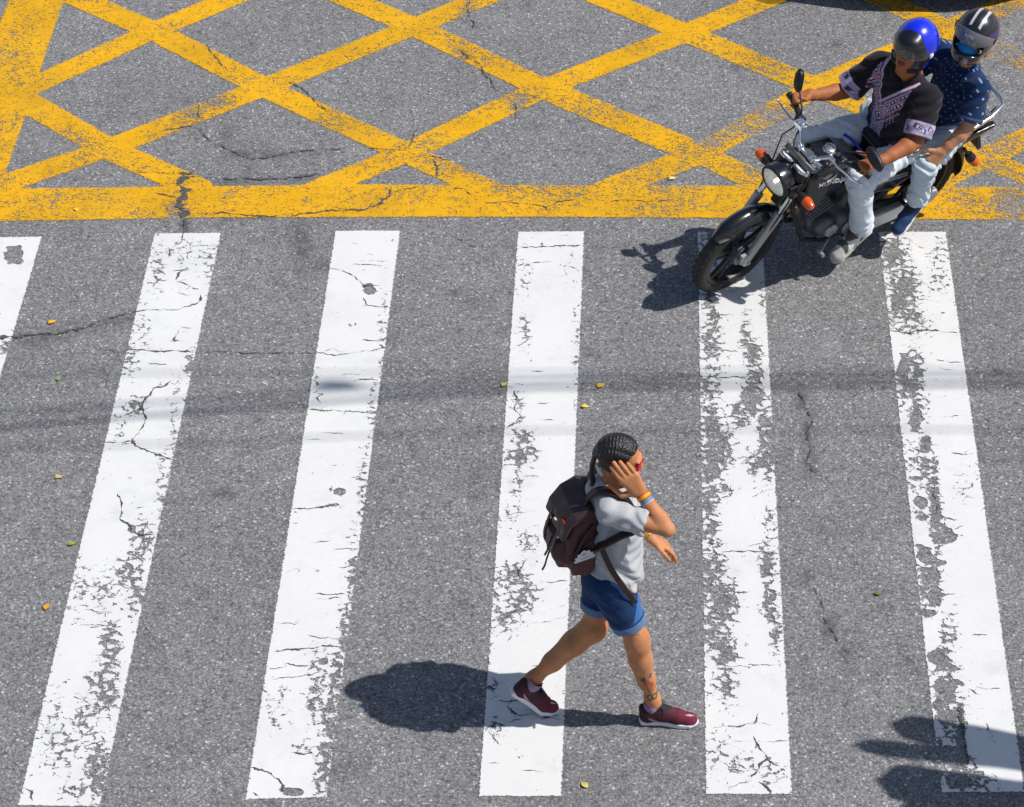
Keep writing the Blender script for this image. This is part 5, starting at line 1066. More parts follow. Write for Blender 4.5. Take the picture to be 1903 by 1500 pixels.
def badge(c, hs, mat, name): MB().box(c, hs, frame_of((-.75, 0, -.66) if c[2] > 1.28 else (-.95, 0, -.2), (0, 0, 1)), .3).build(name, mat, pack, xf=PKX)
Mr = surf('red_leather_tag', (.34, .015, .012), .5)
badge((-.262, -.085, 1.335), (.003, .028, .009), Mr, 'tag'); badge((-.276, -.02, 1.29), (.004, .011, .013), M_WHITEPL, 'tag'); badge((-.281, .045, 1.262), (.003, .014, .010), surf('orange_tag', (.55, .08, .015), .5), 'tag')
MB().lathe([(.008, 0), (.007, .004), (0, .005)], (-.283, -.11, 1.235), (-1, 0, .1), 12).build('stud', M_WHITEPL, pack, xf=PKX); MB().lathe([(.006, 0), (.005, .004), (0, .005)], (-.288, -.05, 1.10), (-1, 0, .1), 12).build('stud', M_WHITEPL, pack, xf=PKX)
# ================================================================== THE TWO RIDERS (in the motorcycle's own frame: x forward, y left, z up)
def ell_wrinkle(S, amp, fn): S.warp(lambda X, Y, Z: (amp * fn(X, Y, Z)))
def pants(name, parent, hips, legs, col, lo, hi, r0=.088, r1=.075, r2=.062, r3=.066, seatc=None):
    S = Sculpt(lo, hi, .005)
    S.ell(seatc, (.115, .155, .10), .03)
    for (h, k_, a) in legs:
        h, k_, a = [np.array(v, float) for v in (h, k_, a)]; sh = a - k_; d = nrm(sh)
        S.chain([h, h + .55 * (k_ - h), k_], [r0, r1 + .004, r1 - .006], .03); S.ell(k_ + nrm(k_ - h) * .012 - d * .008, (.064, .062, .064), .03)
        S.chain([k_, k_ + .35 * sh, k_ + .8 * sh, a], [r1 - .012, r2 + .004, r2, r3], .025)
        # cloth creases: across the knee, stacked over the shoe
        Sx, X, Y, Z = S.sl(np.minimum(k_, a) - .13, np.maximum(k_, a) + .13)
        t = (X - k_[0]) * d[0] + (Y - k_[1]) * d[1] + (Z - k_[2]) * d[2]; L = np.linalg.norm(sh)
        w = np.exp(-(t / .07) ** 2) * .0042 + np.exp(-((t - L + .05) / .07) ** 2) * .0042 + .0012
        S.f[Sx] += (w * np.sin(118 * t + 60 * (X - k_[0]) + 3.4 * np.sin(24 * Y + 31 * X + 13 * Z)) * (t > -.12)).astype(np.float32)
        th = nrm(k_ - h); Sx, X, Y, Z = S.sl(np.minimum(h, k_) - .1, np.maximum(h, k_) + .08)
        t = (X - h[0]) * th[0] + (Y - h[1]) * th[1] + (Z - h[2]) * th[2]; LT = np.linalg.norm(k_ - h)
        w = np.exp(-((t - .05) / .07) ** 2) * .005 + np.exp(-((t - LT + .06) / .06) ** 2) * .0045 + .0016
        S.f[Sx] += (w * np.sin(120 * t + 50 * (Y - h[1]) + 2.5 * np.sin(20 * Z + 30 * Y))).astype(np.float32)
        Sx, X, Y, Z = S.sl(a - .10, a + .16); m = (X - a[0]) * d[0] + (Y - a[1]) * d[1] + (Z - a[2]) * d[2]
        near = (X - a[0]) ** 2 + (Y - a[1]) ** 2 + (Z - a[2]) ** 2 < .0108
        S.f[Sx] = np.where(near, np.maximum(S.f[Sx], (m - .012).astype(np.float32)), S.f[Sx]); S.cone(a - d * .015, a + d * .12, .050, .06, .004, 's')
    def c(V):
        q = np.tile(np.array(col, float), (len(V), 1)); return q * (1 + .16 * (hash3(np.round(V * 120))[:, None] - .5))
    return S.build(name, M_DENIM, parent, color=c)
def rider_shoe(parent, R3, heel, upcol, solecol, lacecol, high=False, stripes=None, scale=1.06):
    U, A = shoe_parts(None, None, high=high); post = lambda V: put(V * scale, heel, R3)
    u = U.build('shoe', M_KNIT, parent, color=upcol, post=post); A.build('sole', M_FOAM, u, color=np.array(solecol), post=post)
    mb = MB(); laces(mb, None); mb.build('lace', surf('lace_' + str(round(lacecol[0], 2)), lacecol, .8), u, xf=post); return u

# ------------------------------------------------------------------ driver
driver = thing('person', 'man driving the motorcycle in dark shirt with lilac embroidery and pale jeans', 'person', BIKE_M)
DRV_R = frame_of((.86, .36, .32), (-.28, -.10, .95)); DHC = np.array([.358, .004, 1.480]); DHK = .92
d_sh = {1: np.array([.300, .178, 1.245]), -1: np.array([.365, -.178, 1.215])}
d_el = {1: np.array([.425, .295, 1.075]), -1: np.array([.505, -.245, 1.005])}
d_wr = {1: np.array([.655, .308, 1.035]), -1: np.array([.722, -.262, 1.045])}
d_hip = {1: np.array([.27, .10, .785]), -1: np.array([.27, -.10, .785])}
d_kn = {1: np.array([.655, .195, .765]), -1: np.array([.745, -.165, .785])}
d_an = {1: np.array([.535, .205, .345]), -1: np.array([.57, -.20, .335])}
S = Sculpt((.08, -.42, .22), (.98, .42, 1.62), .005)
head_shape(S, DHC, DRV_R, DHK)
S.chain([(.325, 0, 1.26), (.345, 0, 1.40)], [.068, .060], .03)
S.ell((.315, 0, 1.10), (.12, .165, .17), .03).ell((.30, 0, .88), (.12, .155, .14), .03).ell((.325, 0, 1.22), (.095, .165, .07), .03)
for s_ in (1, -1):
    S.cone((.325, s_ * .06, 1.24), d_sh[s_], .06, .058, .03); arm_shape(S, d_sh[s_], d_el[s_], d_wr[s_], 1.16)
    S.chain([d_hip[s_], d_kn[s_]], [.075, .052], .02); S.chain([d_kn[s_], d_kn[s_] + .3 * (d_an[s_] - d_kn[s_]), d_an[s_], d_an[s_] + np.array([.06, .01, -.06])], [.046, .05, .034, .03], .02)
gl_ = steered(np.array([[.797, .29, 1.002], [.797, -.285, 1.002]]))
for s_, i in ((1, 0), (-1, 1)):
    g0 = gl_[i]; ax = nrm(np.array([-.03, s_, -.03])); dirn = nrm(g0 - d_wr[s_] + np.array([.02, 0, .012])); w0 = g0 - dirn * .088 + np.array([0, 0, .030])
    S.cone(d_wr[s_], w0, .029, .028, .012)
    hand_shape(S, w0, dirn + np.array([0, 0, -.05]), (.0, 0, -1), -ax, ((.95, 1.2, .7), (1.0, 1.2, .7), (1.05, 1.25, .7), (1.1, 1.25, .7)), 1.05, .03, 1.05, ((.55, .55, -.45), (.75, .1, -.75)), .0035)
def drv_skin(V, c):
    q = (V - DHC) @ DRV_R / DHK; lips = (q[:, 0] > .08) & (np.abs(q[:, 2] + .066) < .012) & (np.abs(q[:, 1]) < .026) & (np.abs(q[:, 2]) < .2); c[lips] = (.24, .075, .055)
    hr = (np.abs(q) < .14).all(1) & ((q[:, 0] < .0) | (q[:, 2] > .075)); c[hr] = (.012, .010, .010)
    br = (np.abs(q) < .13).all(1) & (q[:, 0] > .07) & (np.abs(q[:, 2] - .034) < .006) & (np.abs(np.abs(q[:, 1]) - .034) < .020); c[br] = (.03, .02, .015)
    ey = (np.abs(q) < .13).all(1) & (q[:, 0] > .07) & (np.abs(q[:, 2] - .006) < .006) & (np.abs(np.abs(q[:, 1]) - .032) < .011); c[ey] = (.3, .28, .26)
    pu = ey & (np.abs(np.abs(q[:, 1]) - .033) < .0045); c[pu] = (.01, .008, .006); return c
S.build('body', M_SKIN, driver, color=skin_col((.40, .150, .060), drv_skin))
# shirt
S = Sculpt((.08, -.36, .74), (.60, .36, 1.40), .0045)
S.chain([(.295, 0, .85), (.315, 0, 1.12)], [.140, .132], .03, flat=((0, 1, 0), 1.26)); S.ell((.318, 0, 1.14), (.132, .178, .16), .03).ell((.325, 0, 1.225), (.10, .175, .075), .03)
for s_ in (1, -1):
    S.cone((.325, s_ * .07, 1.245), d_sh[s_], .068, .072, .03); e = d_sh[s_] + (d_el[s_] - d_sh[s_]) * .86; S.cone(d_sh[s_], e, .074, .083, .02)
S.chain([(.32, 0, 1.25), (.335, 0, 1.31)], [.088, .072], .03)
Sx, X, Y, Z = S.sl(S.lo, S.lo + S.n * S.h)
S.f += (.0055 * np.sin(95 * (Z * .55 + X * .25 + Y * .32) + 3 * np.sin(8 * Y + 9 * Z)) * np.clip((1.2 - Z) / .3, .25, 1) + .0035 * np.sin(130 * (Y * .5 - Z * .5) + 2 * np.sin(18 * Z))).astype(np.float32)
for s_ in (1, -1):
    d = nrm(d_el[s_] - d_sh[s_]); e = d_sh[s_] + (d_el[s_] - d_sh[s_]) * .86; m = (X - e[0]) * d[0] + (Y - e[1]) * d[1] + (Z - e[2]) * d[2]
    near = ((X - e[0]) ** 2 + (Y - e[1]) ** 2 + (Z - e[2]) ** 2 < .0155) & (s_ * Y > .15); S.f = np.where(near, np.maximum(S.f, (m - .006).astype(np.float32)), S.f); S.cone(e - d * .02, e + d * .16, .068, .085, .004, 's')
S.cone((.335, 0, 1.27), (.375, 0, 1.42), .066, .082, .006, 's'); S.chain([(.37, 0, 1.20), (.365, 0, 1.27)], [.055, .045], .02)
S.f = np.maximum(S.f, (.775 - Z + .01 * np.sin(Y * 30)).astype(np.float32))
def dash(V):
    c = np.tile([.0135, .0105, .016], (len(V), 1)); y, z = V[:, 1], V[:, 2]; hsh = hash3(np.round(V * 115)); y = y + .012
    lil, pink, red, wh = np.array([.42, .36, .58]), np.array([.70, .45, .60]), np.array([.50, .06, .06]), np.array([.72, .66, .80])
    front = V[:, 0] > .335 - .35 * np.clip(np.abs(y) - .1, 0, 1)
    y0 = y; y = y * .80; colm = front & (np.abs(y) < .042) & (z < 1.115) & (z > .80); zz = np.mod(z, .105) - .0525; d = np.abs(y) / .040 + np.abs(zz) / .052
    c[colm] = lil; c[colm & (np.abs(d - .68) < .11)] = (.03, .025, .05); c[colm & (d < .30)] = (.025, .02, .04); c[colm & (np.abs(d - .42) < .06)] = wh; c[colm & (d > 1.0) & (np.mod(z * 90 + np.abs(y) * 60, 1) < .35)] = (.05, .04, .08)
    c[front & (np.abs(np.abs(y) - .046) < .004) & (z < 1.115) & (z > .80)] = (.02, .015, .03)
    y = y0; vz = 1.115 + np.abs(y) * 1.55; dv = (z - vz) / 1.84                                # distance outside(-)/inside(+) the V
    band = front & (np.abs(y) < .13) & (z > .98)
    c[band & (np.abs(dv) < .0075)] = pink; c[band & (dv > .0075)] = (.010, .009, .012)
    for o, w, col, fr in ((-.020, .005, lil, 1), (-.034, .0065, pink, .62), (-.050, .0045, lil, 1), (-.064, .008, wh, .5), (-.080, .0045, lil, .8), (-.094, .007, red, .4), (-.106, .004, lil, .7)):
        k_ = band & (np.abs(dv - o) < w) & ((np.mod((z + np.abs(y)) * 34, 1) < fr)) & (np.abs(y) > .030); c[k_] = col
    sq = band & (np.abs(dv + .050) < .016) & (np.mod(z * 16, 1) < .30) & (np.abs(y) > .045); c[sq] = red * .6 + pink * .4
    for i in (1, 2, 3): 
        ln = front & (np.abs(np.abs(y) - .052 - .016 * i) < .0028) & (z < 1.06 + .02 * i) & (z > 1.0 - .07 + .03 * i) & (np.mod(z * 40, 1) < .6); c[ln] = lil * .8 + red * .2
    for s_ in (1, -1):
        a, e = d_sh[s_], d_el[s_]; t = (V - a) @ nrm(e - a); L = np.linalg.norm(e - a) * .86; r = np.linalg.norm(V - a - t[:, None] * nrm(e - a), axis=1)
        cu = (s_ * V[:, 1] > .15) & (t > L - .072) & (r < .12); ph = np.arctan2(V[:, 2] - (a[2] + (e[2] - a[2]) * .8), V[:, 0] - (a[0] + (e[0] - a[0]) * .8)); u = np.mod(ph * 1.27, 1) - .5; w = (t - L + .034) / .034; d = np.abs(u) * 2 + np.abs(w)
        c[cu] = np.array([.40, .34, .52]); c[cu & (np.abs(d - .72) < .13)] = (.05, .045, .09); c[cu & (d < .28)] = (.04, .035, .08); c[cu & (np.abs(d - .42) < .07)] = wh; c[cu & (np.abs(np.abs(w) - .95) < .10)] = (.50, .42, .58)
    return c
S.build('shirt', M_CLOTH, driver, color=dash)
pants('jeans', driver, None, [(d_hip[s_], d_kn[s_], d_an[s_]) for s_ in (1, -1)], (.70, .77, .83), (.10, -.34, .24), (.88, .34, .92), .095, .080, .062, .068, (.26, 0, .80))
def shoe_grey(V):
    c = np.tile([.68, .67, .60], (len(V), 1)); x, z = V[:, 0], V[:, 2]; c[(np.mod(x * 9 + z * 6, 1) < .28) & (x > .04) & (x < .2) & (z > .03)] = (.07, .10, .09); c[(z > .095)] = (.12, .09, .06); c[(x < .035) & (z > .05)] = (.50, .16, .08); c[(x > .215)] = (.46, .46, .42); return c
rider_shoe(driver, frame_of((.92, .16, -.36), (.36, .05, .93)), np.array([.455, .190, .262]), shoe_grey, (.50, .50, .40), (.10, .09, .06))
rider_shoe(driver, frame_of((.97, -.10, -.15), (.15, 0, .99)), np.array([.50, -.195, .240]), shoe_grey, (.50, .50, .40), (.11, .09, .06))
nk = MB().tube([np.array([.33, 0, 1.295]) + .078 * np.array([math.cos(a) * .95, math.sin(a), -.35 * math.cos(a)]) for a in np.linspace(.7, 2.6, 14)], .006, 8); nk.build('necklace', surf('red_white_beads', (.5, .08, .05), .5, var=.7, scale=150), driver)
# helmets --------------------------------------------------------------------
def helmet_shell(full):
    S = Sculpt((-.19, -.17, -.21), (.21, .17, .19), .004)
    S.ell((-.005, 0, .03), (.150, .128, .138), 0); S.chain([(-.03, 0, .0), (-.035, 0, -.09)], [.128, .115], .03)
    if full: S.chain([(.05, 0, -.06), (.06, 0, -.105)], [.112, .098], .03); S.ell((.105, 0, -.095), (.050, .062, .040), .03)
    return S
dh = thing('motorcycle_helmet', 'glossy blue open-face helmet with black peak on the driver', 'helmet', BIKE_M)
HCd = np.array([.340, .0, 1.514]); pD = lambda V: put(V * .885, HCd, DRV_R)
for _n in M_HELMET.node_tree.nodes:
    if _n.type == 'BSDF_PRINCIPLED': _n.inputs['Coat Roughness'].default_value = .16
S = helmet_shell(False)
S.ell((.0, 0, .015), (.128, .106, .118), .002, 's'); S.box((.155, 0, -.10), (.115, .20, .098), .03, .01, 's'); S.box((.0, 0, -.21), (.3, .3, .075), .01, .01, 's')
def bluecol(V): c = np.tile([.002, .020, .72], (len(V), 1)); rim = (V[:, 0] > .03) & (V[:, 2] < -.012) & (V[:, 0] < .06) | (V[:, 2] < -.128); c[rim] = (.008, .008, .01); return c
S.build('shell', M_HELMET, dh, color=bluecol, post=pD)
S = Sculpt((-.1, -.17, -.12), (.24, .17, .19), .004)
S.ell((.000, 0, .022), (.158, .134, .143), 0); S.ell((.07, 0, .03), (.125, .112, .085), .02); S.ell((0, 0, .02), (.149, .128, .137), .002, 's'); S.ell((.07, 0, .0), (.108, .100, .085), .006, 's')
Sx, X, Y, Z = S.sl(S.lo, S.lo + S.n * S.h)
S.f = np.maximum(S.f, (-(X - .035 - .45 * np.clip(np.abs(Y) - .06, 0, 1) * 0 + .6 * np.clip(.07 - Z, 0, .12) - .075)).astype(np.float32)); S.f = np.maximum(S.f, (.018 - Z - .30 * np.clip(X - .06, 0, 1) * 0 - .55 * np.clip(np.abs(Y) - .06, 0, .1)).astype(np.float32)); S.f = np.maximum(S.f, (Z - .138 + .22 * np.abs(Y)).astype(np.float32))
pk_o = S.build('peak', M_BLACKGLOSS, dh, post=pD)
def visor_patch(name, mat, parent, xf, c, r, amax, zlo, zhi, th=.0025):
    """curved shield: part of an ellipsoid shell between two rims"""
    V = []; F = []; n, m = 34, 10
    for lay in (0, th):
        for i in range(n):
            a = -amax + 2 * amax * i / (n - 1); q = abs(a / amax); z0, z1 = zlo(q), zhi(q)
            for j in range(m):
                z = z0 + (z1 - z0) * j / (m - 1); f = math.sqrt(max(.02, 1 - ((z - c[2]) / r[2]) ** 2)); V.append((c[0] + (r[0] - lay) * f * math.cos(a), c[1] + (r[1] - lay) * f * math.sin(a), z))
    N = n * m
    for i in range(n - 1):
        for j in range(m - 1): k = i * m + j; F += [[k, k + m, k + m + 1, k + 1], [N + k + 1, N + k + m + 1, N + k + m, N + k]]
        for j in (0, m - 1): k = i * m + j; F.append([k, k + m, N + k + m, N + k])
    for i in (0, n - 1):
        for j in range(m - 1): k = i * m + j; F.append([k, k + 1, N + k + 1, N + k])
    return MB().raw(V, F).build(name, mat, parent, xf=xf, angle=1.0)
visor_patch('visor', M_VISOR, dh, pD, (.0, 0, .01), (.162, .132, .150), 1.25, lambda q: -.052 + .030 * q ** 3, lambda q: .030 - .02 * q)
S = Sculpt((-.08, -.17, -.20), (.14, .17, .08), .004); S.ell((.0, 0, .012), (.140, .124, .132), 0); S.chain([(-.02, 0, 0), (-.025, 0, -.10)], [.122, .112], .03); S.ell((.0, 0, .0), (.118, .096, .112), .0, 's'); S.chain([(-.0, 0, 0), (-.01, 0, -.16)], [.100, .098], .01, 's'); S.half((0, 0, .045), (0, 0, 1)); S.half((.062, 0, 0), (1, 0, .18)); S.half((0, 0, -.142), (0, 0, -1)); S.box((.15, 0, -.04), (.115, .092, .2), .02, .004, 's')
S.build('lining', M_BAG, dh, post=pD)
for s_ in (1, -1): MB().lathe([(.019, -.004), (.019, .003), (.014, .008), (0, .010)], (.018, s_ * .130, -.004), (.05, s_, .05), 20).build('pivot_button', M_WHITEPL, dh, xf=pD)
MB().tube([(.0, .112, -.10), (.035, .085, -.145), (.05, .0, -.158), (.035, -.085, -.145), (.0, -.112, -.10)], .007, 8, flat=1.6).build('chin_strap', M_BAG, dh, xf=pD)
# waist bag
wb = thing('waist_bag', 'dark waist bag buckled round the driver\'s belly', 'waist bag', BIKE_M)
S = Sculpt((.30, -.22, .72), (.58, .24, .98), .005)
S.ell((.425, .02, .805), (.058, .125, .068), .0).box((.43, .02, .805), (.045, .105, .055), .03, .02); S.warp(lambda X, Y, Z: .003 * np.sin(60 * Y + 50 * Z))
S.build('bag_body', M_BAG, wb); zp = MB().tube([(.458, -.10, .83), (.485, -.05, .848), (.492, .02, .852), (.485, .09, .848), (.458, .14, .83)], .0035, 6).build('zip', surf('zip_grey', (.09, .09, .11), .4), wb)
MB().tube([np.array([.29 + .175 * math.cos(a), .0 + .195 * math.sin(a), .82]) for a in np.linspace(-2.2, 2.2, 30)], .016, 8, flat=.35).build('belt', M_BAG, wb)
MB().tube([(.605, -.065, .872), (.585, -.01, .868), (.565, .05, .838), (.552, .10, .792)], .009, 8).build('blue_strap', M_BLUEPL, bike)

# ------------------------------------------------------------------ passenger
pas = thing('person', 'passenger behind the driver in navy dotted shirt, jeans and blue slip-on shoes', 'person', BIKE_M)
PR = frame_of((.87, .44, .16), (-.12, -.06, .98)); PHC = np.array([-.066, .038, 1.438])
p_sh = {1: np.array([-.085, .175, 1.165]), -1: np.array([-.06, -.155, 1.165])}
p_el = {1: np.array([.010, .268, .972]), -1: np.array([.02, -.25, .95])}
p_wr = {1: np.array([.140, .262, .842]), -1: np.array([.16, -.225, .90])}
p_hip = {1: np.array([-.10, .10, .775]), -1: np.array([-.10, -.10, .775])}
p_kn = {1: np.array([.195, .225, .715]), -1: np.array([.275, -.195, .795])}
p_an = {1: np.array([.172, .222, .425]), -1: np.array([.19, -.22, .42])}
S = Sculpt((-.32, -.36, .33), (.42, .36, 1.55), .005)
head_shape(S, PHC, PR, .84); S.chain([(-.10, .01, 1.18), (-.075, .035, 1.38)], [.060, .055], .03)
S.ell((-.10, .01, 1.03), (.105, .145, .17), .03).ell((-.10, 0, .85), (.11, .145, .12), .03).ell((-.095, .01, 1.15), (.08, .15, .06), .03)
for s_ in (1, -1):
    S.cone((-.09, s_ * .06, 1.165), p_sh[s_], .05, .05, .03); arm_shape(S, p_sh[s_], p_el[s_], p_wr[s_], .98)
    S.chain([p_hip[s_], p_kn[s_]], [.07, .05], .02); S.chain([p_kn[s_], p_an[s_], p_an[s_] + np.array([.04, .0, -.06])], [.044, .034, .03], .02)
hand_shape(S, p_wr[1], (.60, -.02, -.75), (-.40, -.72, -.30), (.4, -.3, .5), ((.45, .7, .5), (.5, .75, .5), (.55, .8, .5), (.6, .85, .5)), 1.02, .05, 1.08, ((.55, .75, .2), (.85, .2, .5)), .0035)
hand_shape(S, p_wr[-1], (.9, .1, -.45), (-.2, .5, -.8), (.2, .9, .2), ((.3, .5, .4),) * 4, .98, .05)
def pas_skin(V, c):
    q = (V - PHC) @ PR / .84; hr = (np.abs(q) < .14).all(1) & ((q[:, 0] < .0) | (q[:, 2] > .07)); c[hr] = (.012, .010, .010)
    ey = (np.abs(q) < .13).all(1) & (q[:, 0] > .07) & (np.abs(q[:, 2] - .006) < .006) & (np.abs(np.abs(q[:, 1]) - .032) < .011); c[ey] = (.3, .28, .26); c[ey & (np.abs(np.abs(q[:, 1]) - .033) < .0045)] = (.01, .008, .006); return c
S.build('body', M_SKIN, pas, color=skin_col((.66, .35, .19), pas_skin))
S = Sculpt((-.11, -.1, -.14), (.16, .1, .04), .003); S.ell((.045, 0, -.052), (.068, .066, .056), 0); S.ell((.098, 0, -.035), (.022, .028, .024), .02); S.warp(lambda X, Y, Z: .0016 * np.sin(Z * 260)); S.half((.0, 0, 0), (-1, 0, 0)); S.half((0, 0, -.004), (-.15, 0, 1))
S.build('face_mask', surf('blue_face_mask', (.02, .30, .62), .7, var=.1), pas, post=lambda V: put(V * .93, PHC, PR))
S = Sculpt((-.30, -.34, .70), (.16, .36, 1.30), .0045)
S.chain([(-.10, 0, .82), (-.10, .01, 1.05)], [.128, .122], .03, flat=((0, 1, 0), 1.28)); S.ell((-.10, .01, 1.06), (.118, .160, .16), .03).ell((-.092, .01, 1.155), (.088, .16, .07), .03)
for s_ in (1, -1): S.cone((-.09, s_ * .07, 1.17), p_sh[s_], .06, .064, .03); e = p_sh[s_] + (p_el[s_] - p_sh[s_]) * .80; S.cone(p_sh[s_], e, .066, .074, .02)
S.chain([(-.10, .01, 1.18), (-.085, .02, 1.27)], [.078, .066], .03)
Sx, X, Y, Z = S.sl(S.lo, S.lo + S.n * S.h)
S.f += (.006 * np.sin(90 * (Z * .5 + X * .3 + Y * .32) + 3 * np.sin(8 * Y + 10 * Z)) * np.clip((1.15 - Z) / .3, .3, 1) + .0035 * np.sin(140 * (Y * .5 - Z * .45) + 2 * np.sin(18 * Z))).astype(np.float32)
for s_ in (1, -1):
    d = nrm(p_el[s_] - p_sh[s_]); e = p_sh[s_] + (p_el[s_] - p_sh[s_]) * .80; m = (X - e[0]) * d[0] + (Y - e[1]) * d[1] + (Z - e[2]) * d[2]
    near = ((X - e[0]) ** 2 + (Y - e[1]) ** 2 + (Z - e[2]) ** 2 < .013) & (s_ * Y > .13); S.f = np.where(near, np.maximum(S.f, (m - .006).astype(np.float32)), S.f); S.cone(e - d * .02, e + d * .15, .060, .075, .004, 's')
S.cone((-.075, .03, 1.265), (-.03, .05, 1.40), .056, .075, .006, 's')
def navy(V):
    c = np.tile([.006, .028, .098], (len(V), 1)); g = .038
    th = np.arctan2(V[:, 1], V[:, 0] + .1) * .15; z = V[:, 2]
    row = np.floor(z / g); a = np.mod(th / g + .5 * np.mod(row, 2), 1) - .5; b2 = np.mod(z / g, 1) - .5; c[(a * a + b2 * b2) < .0115] = (.33, .42, .55)
    e = p_sh[1] + (p_el[1] - p_sh[1]) * .80; m = (V - e) @ nrm(p_el[1] - p_sh[1]); c[(np.abs(m + .018) < .004) & (V[:, 1] > .15)] = (.10, .12, .22); return c
S.build('shirt', M_CLOTH, pas, color=navy)
pants('jeans', pas, None, [(p_hip[s_], p_kn[s_], p_an[s_]) for s_ in (1, -1)], (.56, .65, .72), (-.28, -.34, .34), (.40, .34, .90), .088, .074, .058, .062, (-.11, 0, .79))
def slip(V):
    c = np.tile([.012, .045, .14], (len(V), 1)); c[V[:, 2] > .098] = (.006, .012, .03); c[np.mod(V[:, 0] * 38, 1) < .12] *= .6; return c
rider_shoe(pas, frame_of((.86, .30, -.40), (.40, .1, .9)), np.array([.085, .195, .345]), slip, (.74, .74, .72), (.02, .05, .13), scale=1.0)
rider_shoe(pas, frame_of((.97, -.1, -.15), (.15, 0, .99)), np.array([.13, -.215, .34]), slip, (.74, .74, .72), (.021, .05, .13), scale=1.0)
ph = thing('motorcycle_helmet', 'black full-face helmet with white top stripes and raised visor on the passenger', 'helmet', BIKE_M)
HCp = np.array([-.076, .036, 1.456]); pP = lambda V: put(V * .89, HCp, PR)
S = helmet_shell(True); S.ell((.0, 0, .0), (.122, .102, .115), .002, 's'); S.chain([(.0, 0, -.03), (.01, 0, -.17)], [.104, .102], .01, 's'); S.box((.17, 0, -.028), (.125, .094, .046), .03, .008, 's'); S.half((0, 0, -.142), (0, 0, -1))
def blackcol(V):
    c = np.tile([.012, .012, .016], (len(V), 1)); x, y, z = V.T
    st_ = (np.abs(np.abs(y - .004 * 0) - .030 + .05 * np.clip(.0 - x, 0, .2)) < .0095) & (z > .085) & (x > -.06) & (x < .11); c[st_] = (.62, .56, .58)
    pu = (np.abs(y) > .098) & (z > -.02) & (z < .09); c[pu] = (.06, .02, .14); rd = (z < -.098) & (np.abs(z + .115 - .25 * np.abs(y) * 0) < .007) & (x > 0); c[rd] = (.32, .05, .07)
    pk_ = (np.abs(np.abs(y) - .112) < .02) & (np.abs(z - .03 - .5 * (x - .02)) < .012) & (x > -.02) & (x < .09); c[pk_] = (.55, .06, .16); gr = (z < -.09) & (x > .11) & (np.abs(np.abs(y) - .03) < .016); c[gr] = (.20, .20, .21); return c
S.build('shell', M_HELMET, ph, color=blackcol, post=pP)
vs = visor_patch('visor', M_VISORL, ph, pP, (.0, 0, .032), (.163, .138, .151), 1.35, lambda q: .004 + .018 * q ** 2, lambda q: .100 - .045 * q ** 2)
for s_ in (1, -1): MB().lathe([(.022, -.004), (.022, .004), (.016, .008), (0, .009)], (.025, s_ * .130, .03), (.05, s_, .05), 20).build('pivot_button', M_BLACK, ph, xf=pP)
tx = bpy.data.curves.new('badge', 'FONT'); tx.body = 'ROX'; tx.size = .026; tx.extrude = .0008; tx.align_x = 'CENTER'
to = bpy.data.objects.new('tmp_text', tx); SC.collection.objects.link(to); bpy.context.view_layer.update(); me = to.to_mesh(); tv = np.array([v.co[:] for v in me.vertices]); tf = [list(p.vertices) for p in me.polygons]; to.to_mesh_clear(); bpy.data.objects.remove(to)
def on_visor(V):
    y = V[:, 0] * 1.1; z = V[:, 1] + .052; x = .162 * np.sqrt(np.clip(1 - (y / .137) ** 2 - ((z - .032) / .150) ** 2, 0, 1)) + .001 + V[:, 2]; return np.stack([x, y, z], 1)
MB().raw(on_visor(tv), tf).build('lettering', M_WHITEPL, vs, smooth=False, xf=pP)
# ================================================================== WHAT STANDS JUST OUTSIDE THE PICTURE AND SHADES IT
SUN = np.array(sun_dir[:])
def above(px, h):
    """the point at height h whose sun shadow falls on this spot of the road"""
    return ground(px) + SUN * (h / SUN[2])
# dark red car whose nose and shadow touch the top edge
g0 = ground((1742, 27)); CAR_M = Matrix.Translation(Vector(g0)) @ Matrix.Rotation(R_(-92), 4, 'Z')
car = thing('car', 'dark maroon car at the top edge whose front throws a black shadow on the hatching', 'car', CAR_M)
M_CARP = surf('maroon_car_paint', (.035, .004, .006), .25, coat=1, var=.06, scale=3); M_CARGL = surf('car_glass', (.01, .012, .014), .06, coat=1, var=.05)
S = Sculpt((-4.4, -1.0, .1), (.1, 1.0, 1.6), .03)
S.prism([(-.02, .20), (-.0, .45), (-.10, .68), (-.95, .88), (-1.1, .90), (-4.05, .93), (-4.2, .80), (-4.22, .35), (-4.1, .20)], 1, 0, .86, .12, .0)
Sx, X, Y, Z = S.sl(S.lo, S.lo + S.n * S.h); S.f = np.maximum(S.f, (X + .34 * np.abs(Y / .86) ** 2.2 - .0).astype(np.float32) * .9)
for x in (-.82, -3.4):
    for s_ in (1, -1): S.cone((x, s_ * .62, .30), (x, s_ * 1.0, .30), .36, .36, .02, 's')
S.build('body', M_CARP, car)
S = Sculpt((-4.2, -1.0, .8), (-.7, 1.0, 1.6), .03); S.prism([(-1.05, .90), (-1.75, 1.36), (-2.1, 1.42), (-3.1, 1.40), (-3.9, .95)], 1, 0, .72, .10, 0); S.build('cabin_glass', M_CARGL, car)
S = Sculpt((-4.2, -1.0, 1.2), (-.7, 1.0, 1.6), .03); S.prism([(-1.72, 1.37), (-2.1, 1.45), (-3.1, 1.43), (-3.35, 1.33), (-3.1, 1.37), (-2.1, 1.385)], 1, 0, .70, .02, 0); S.build('roof', M_CARP, car)
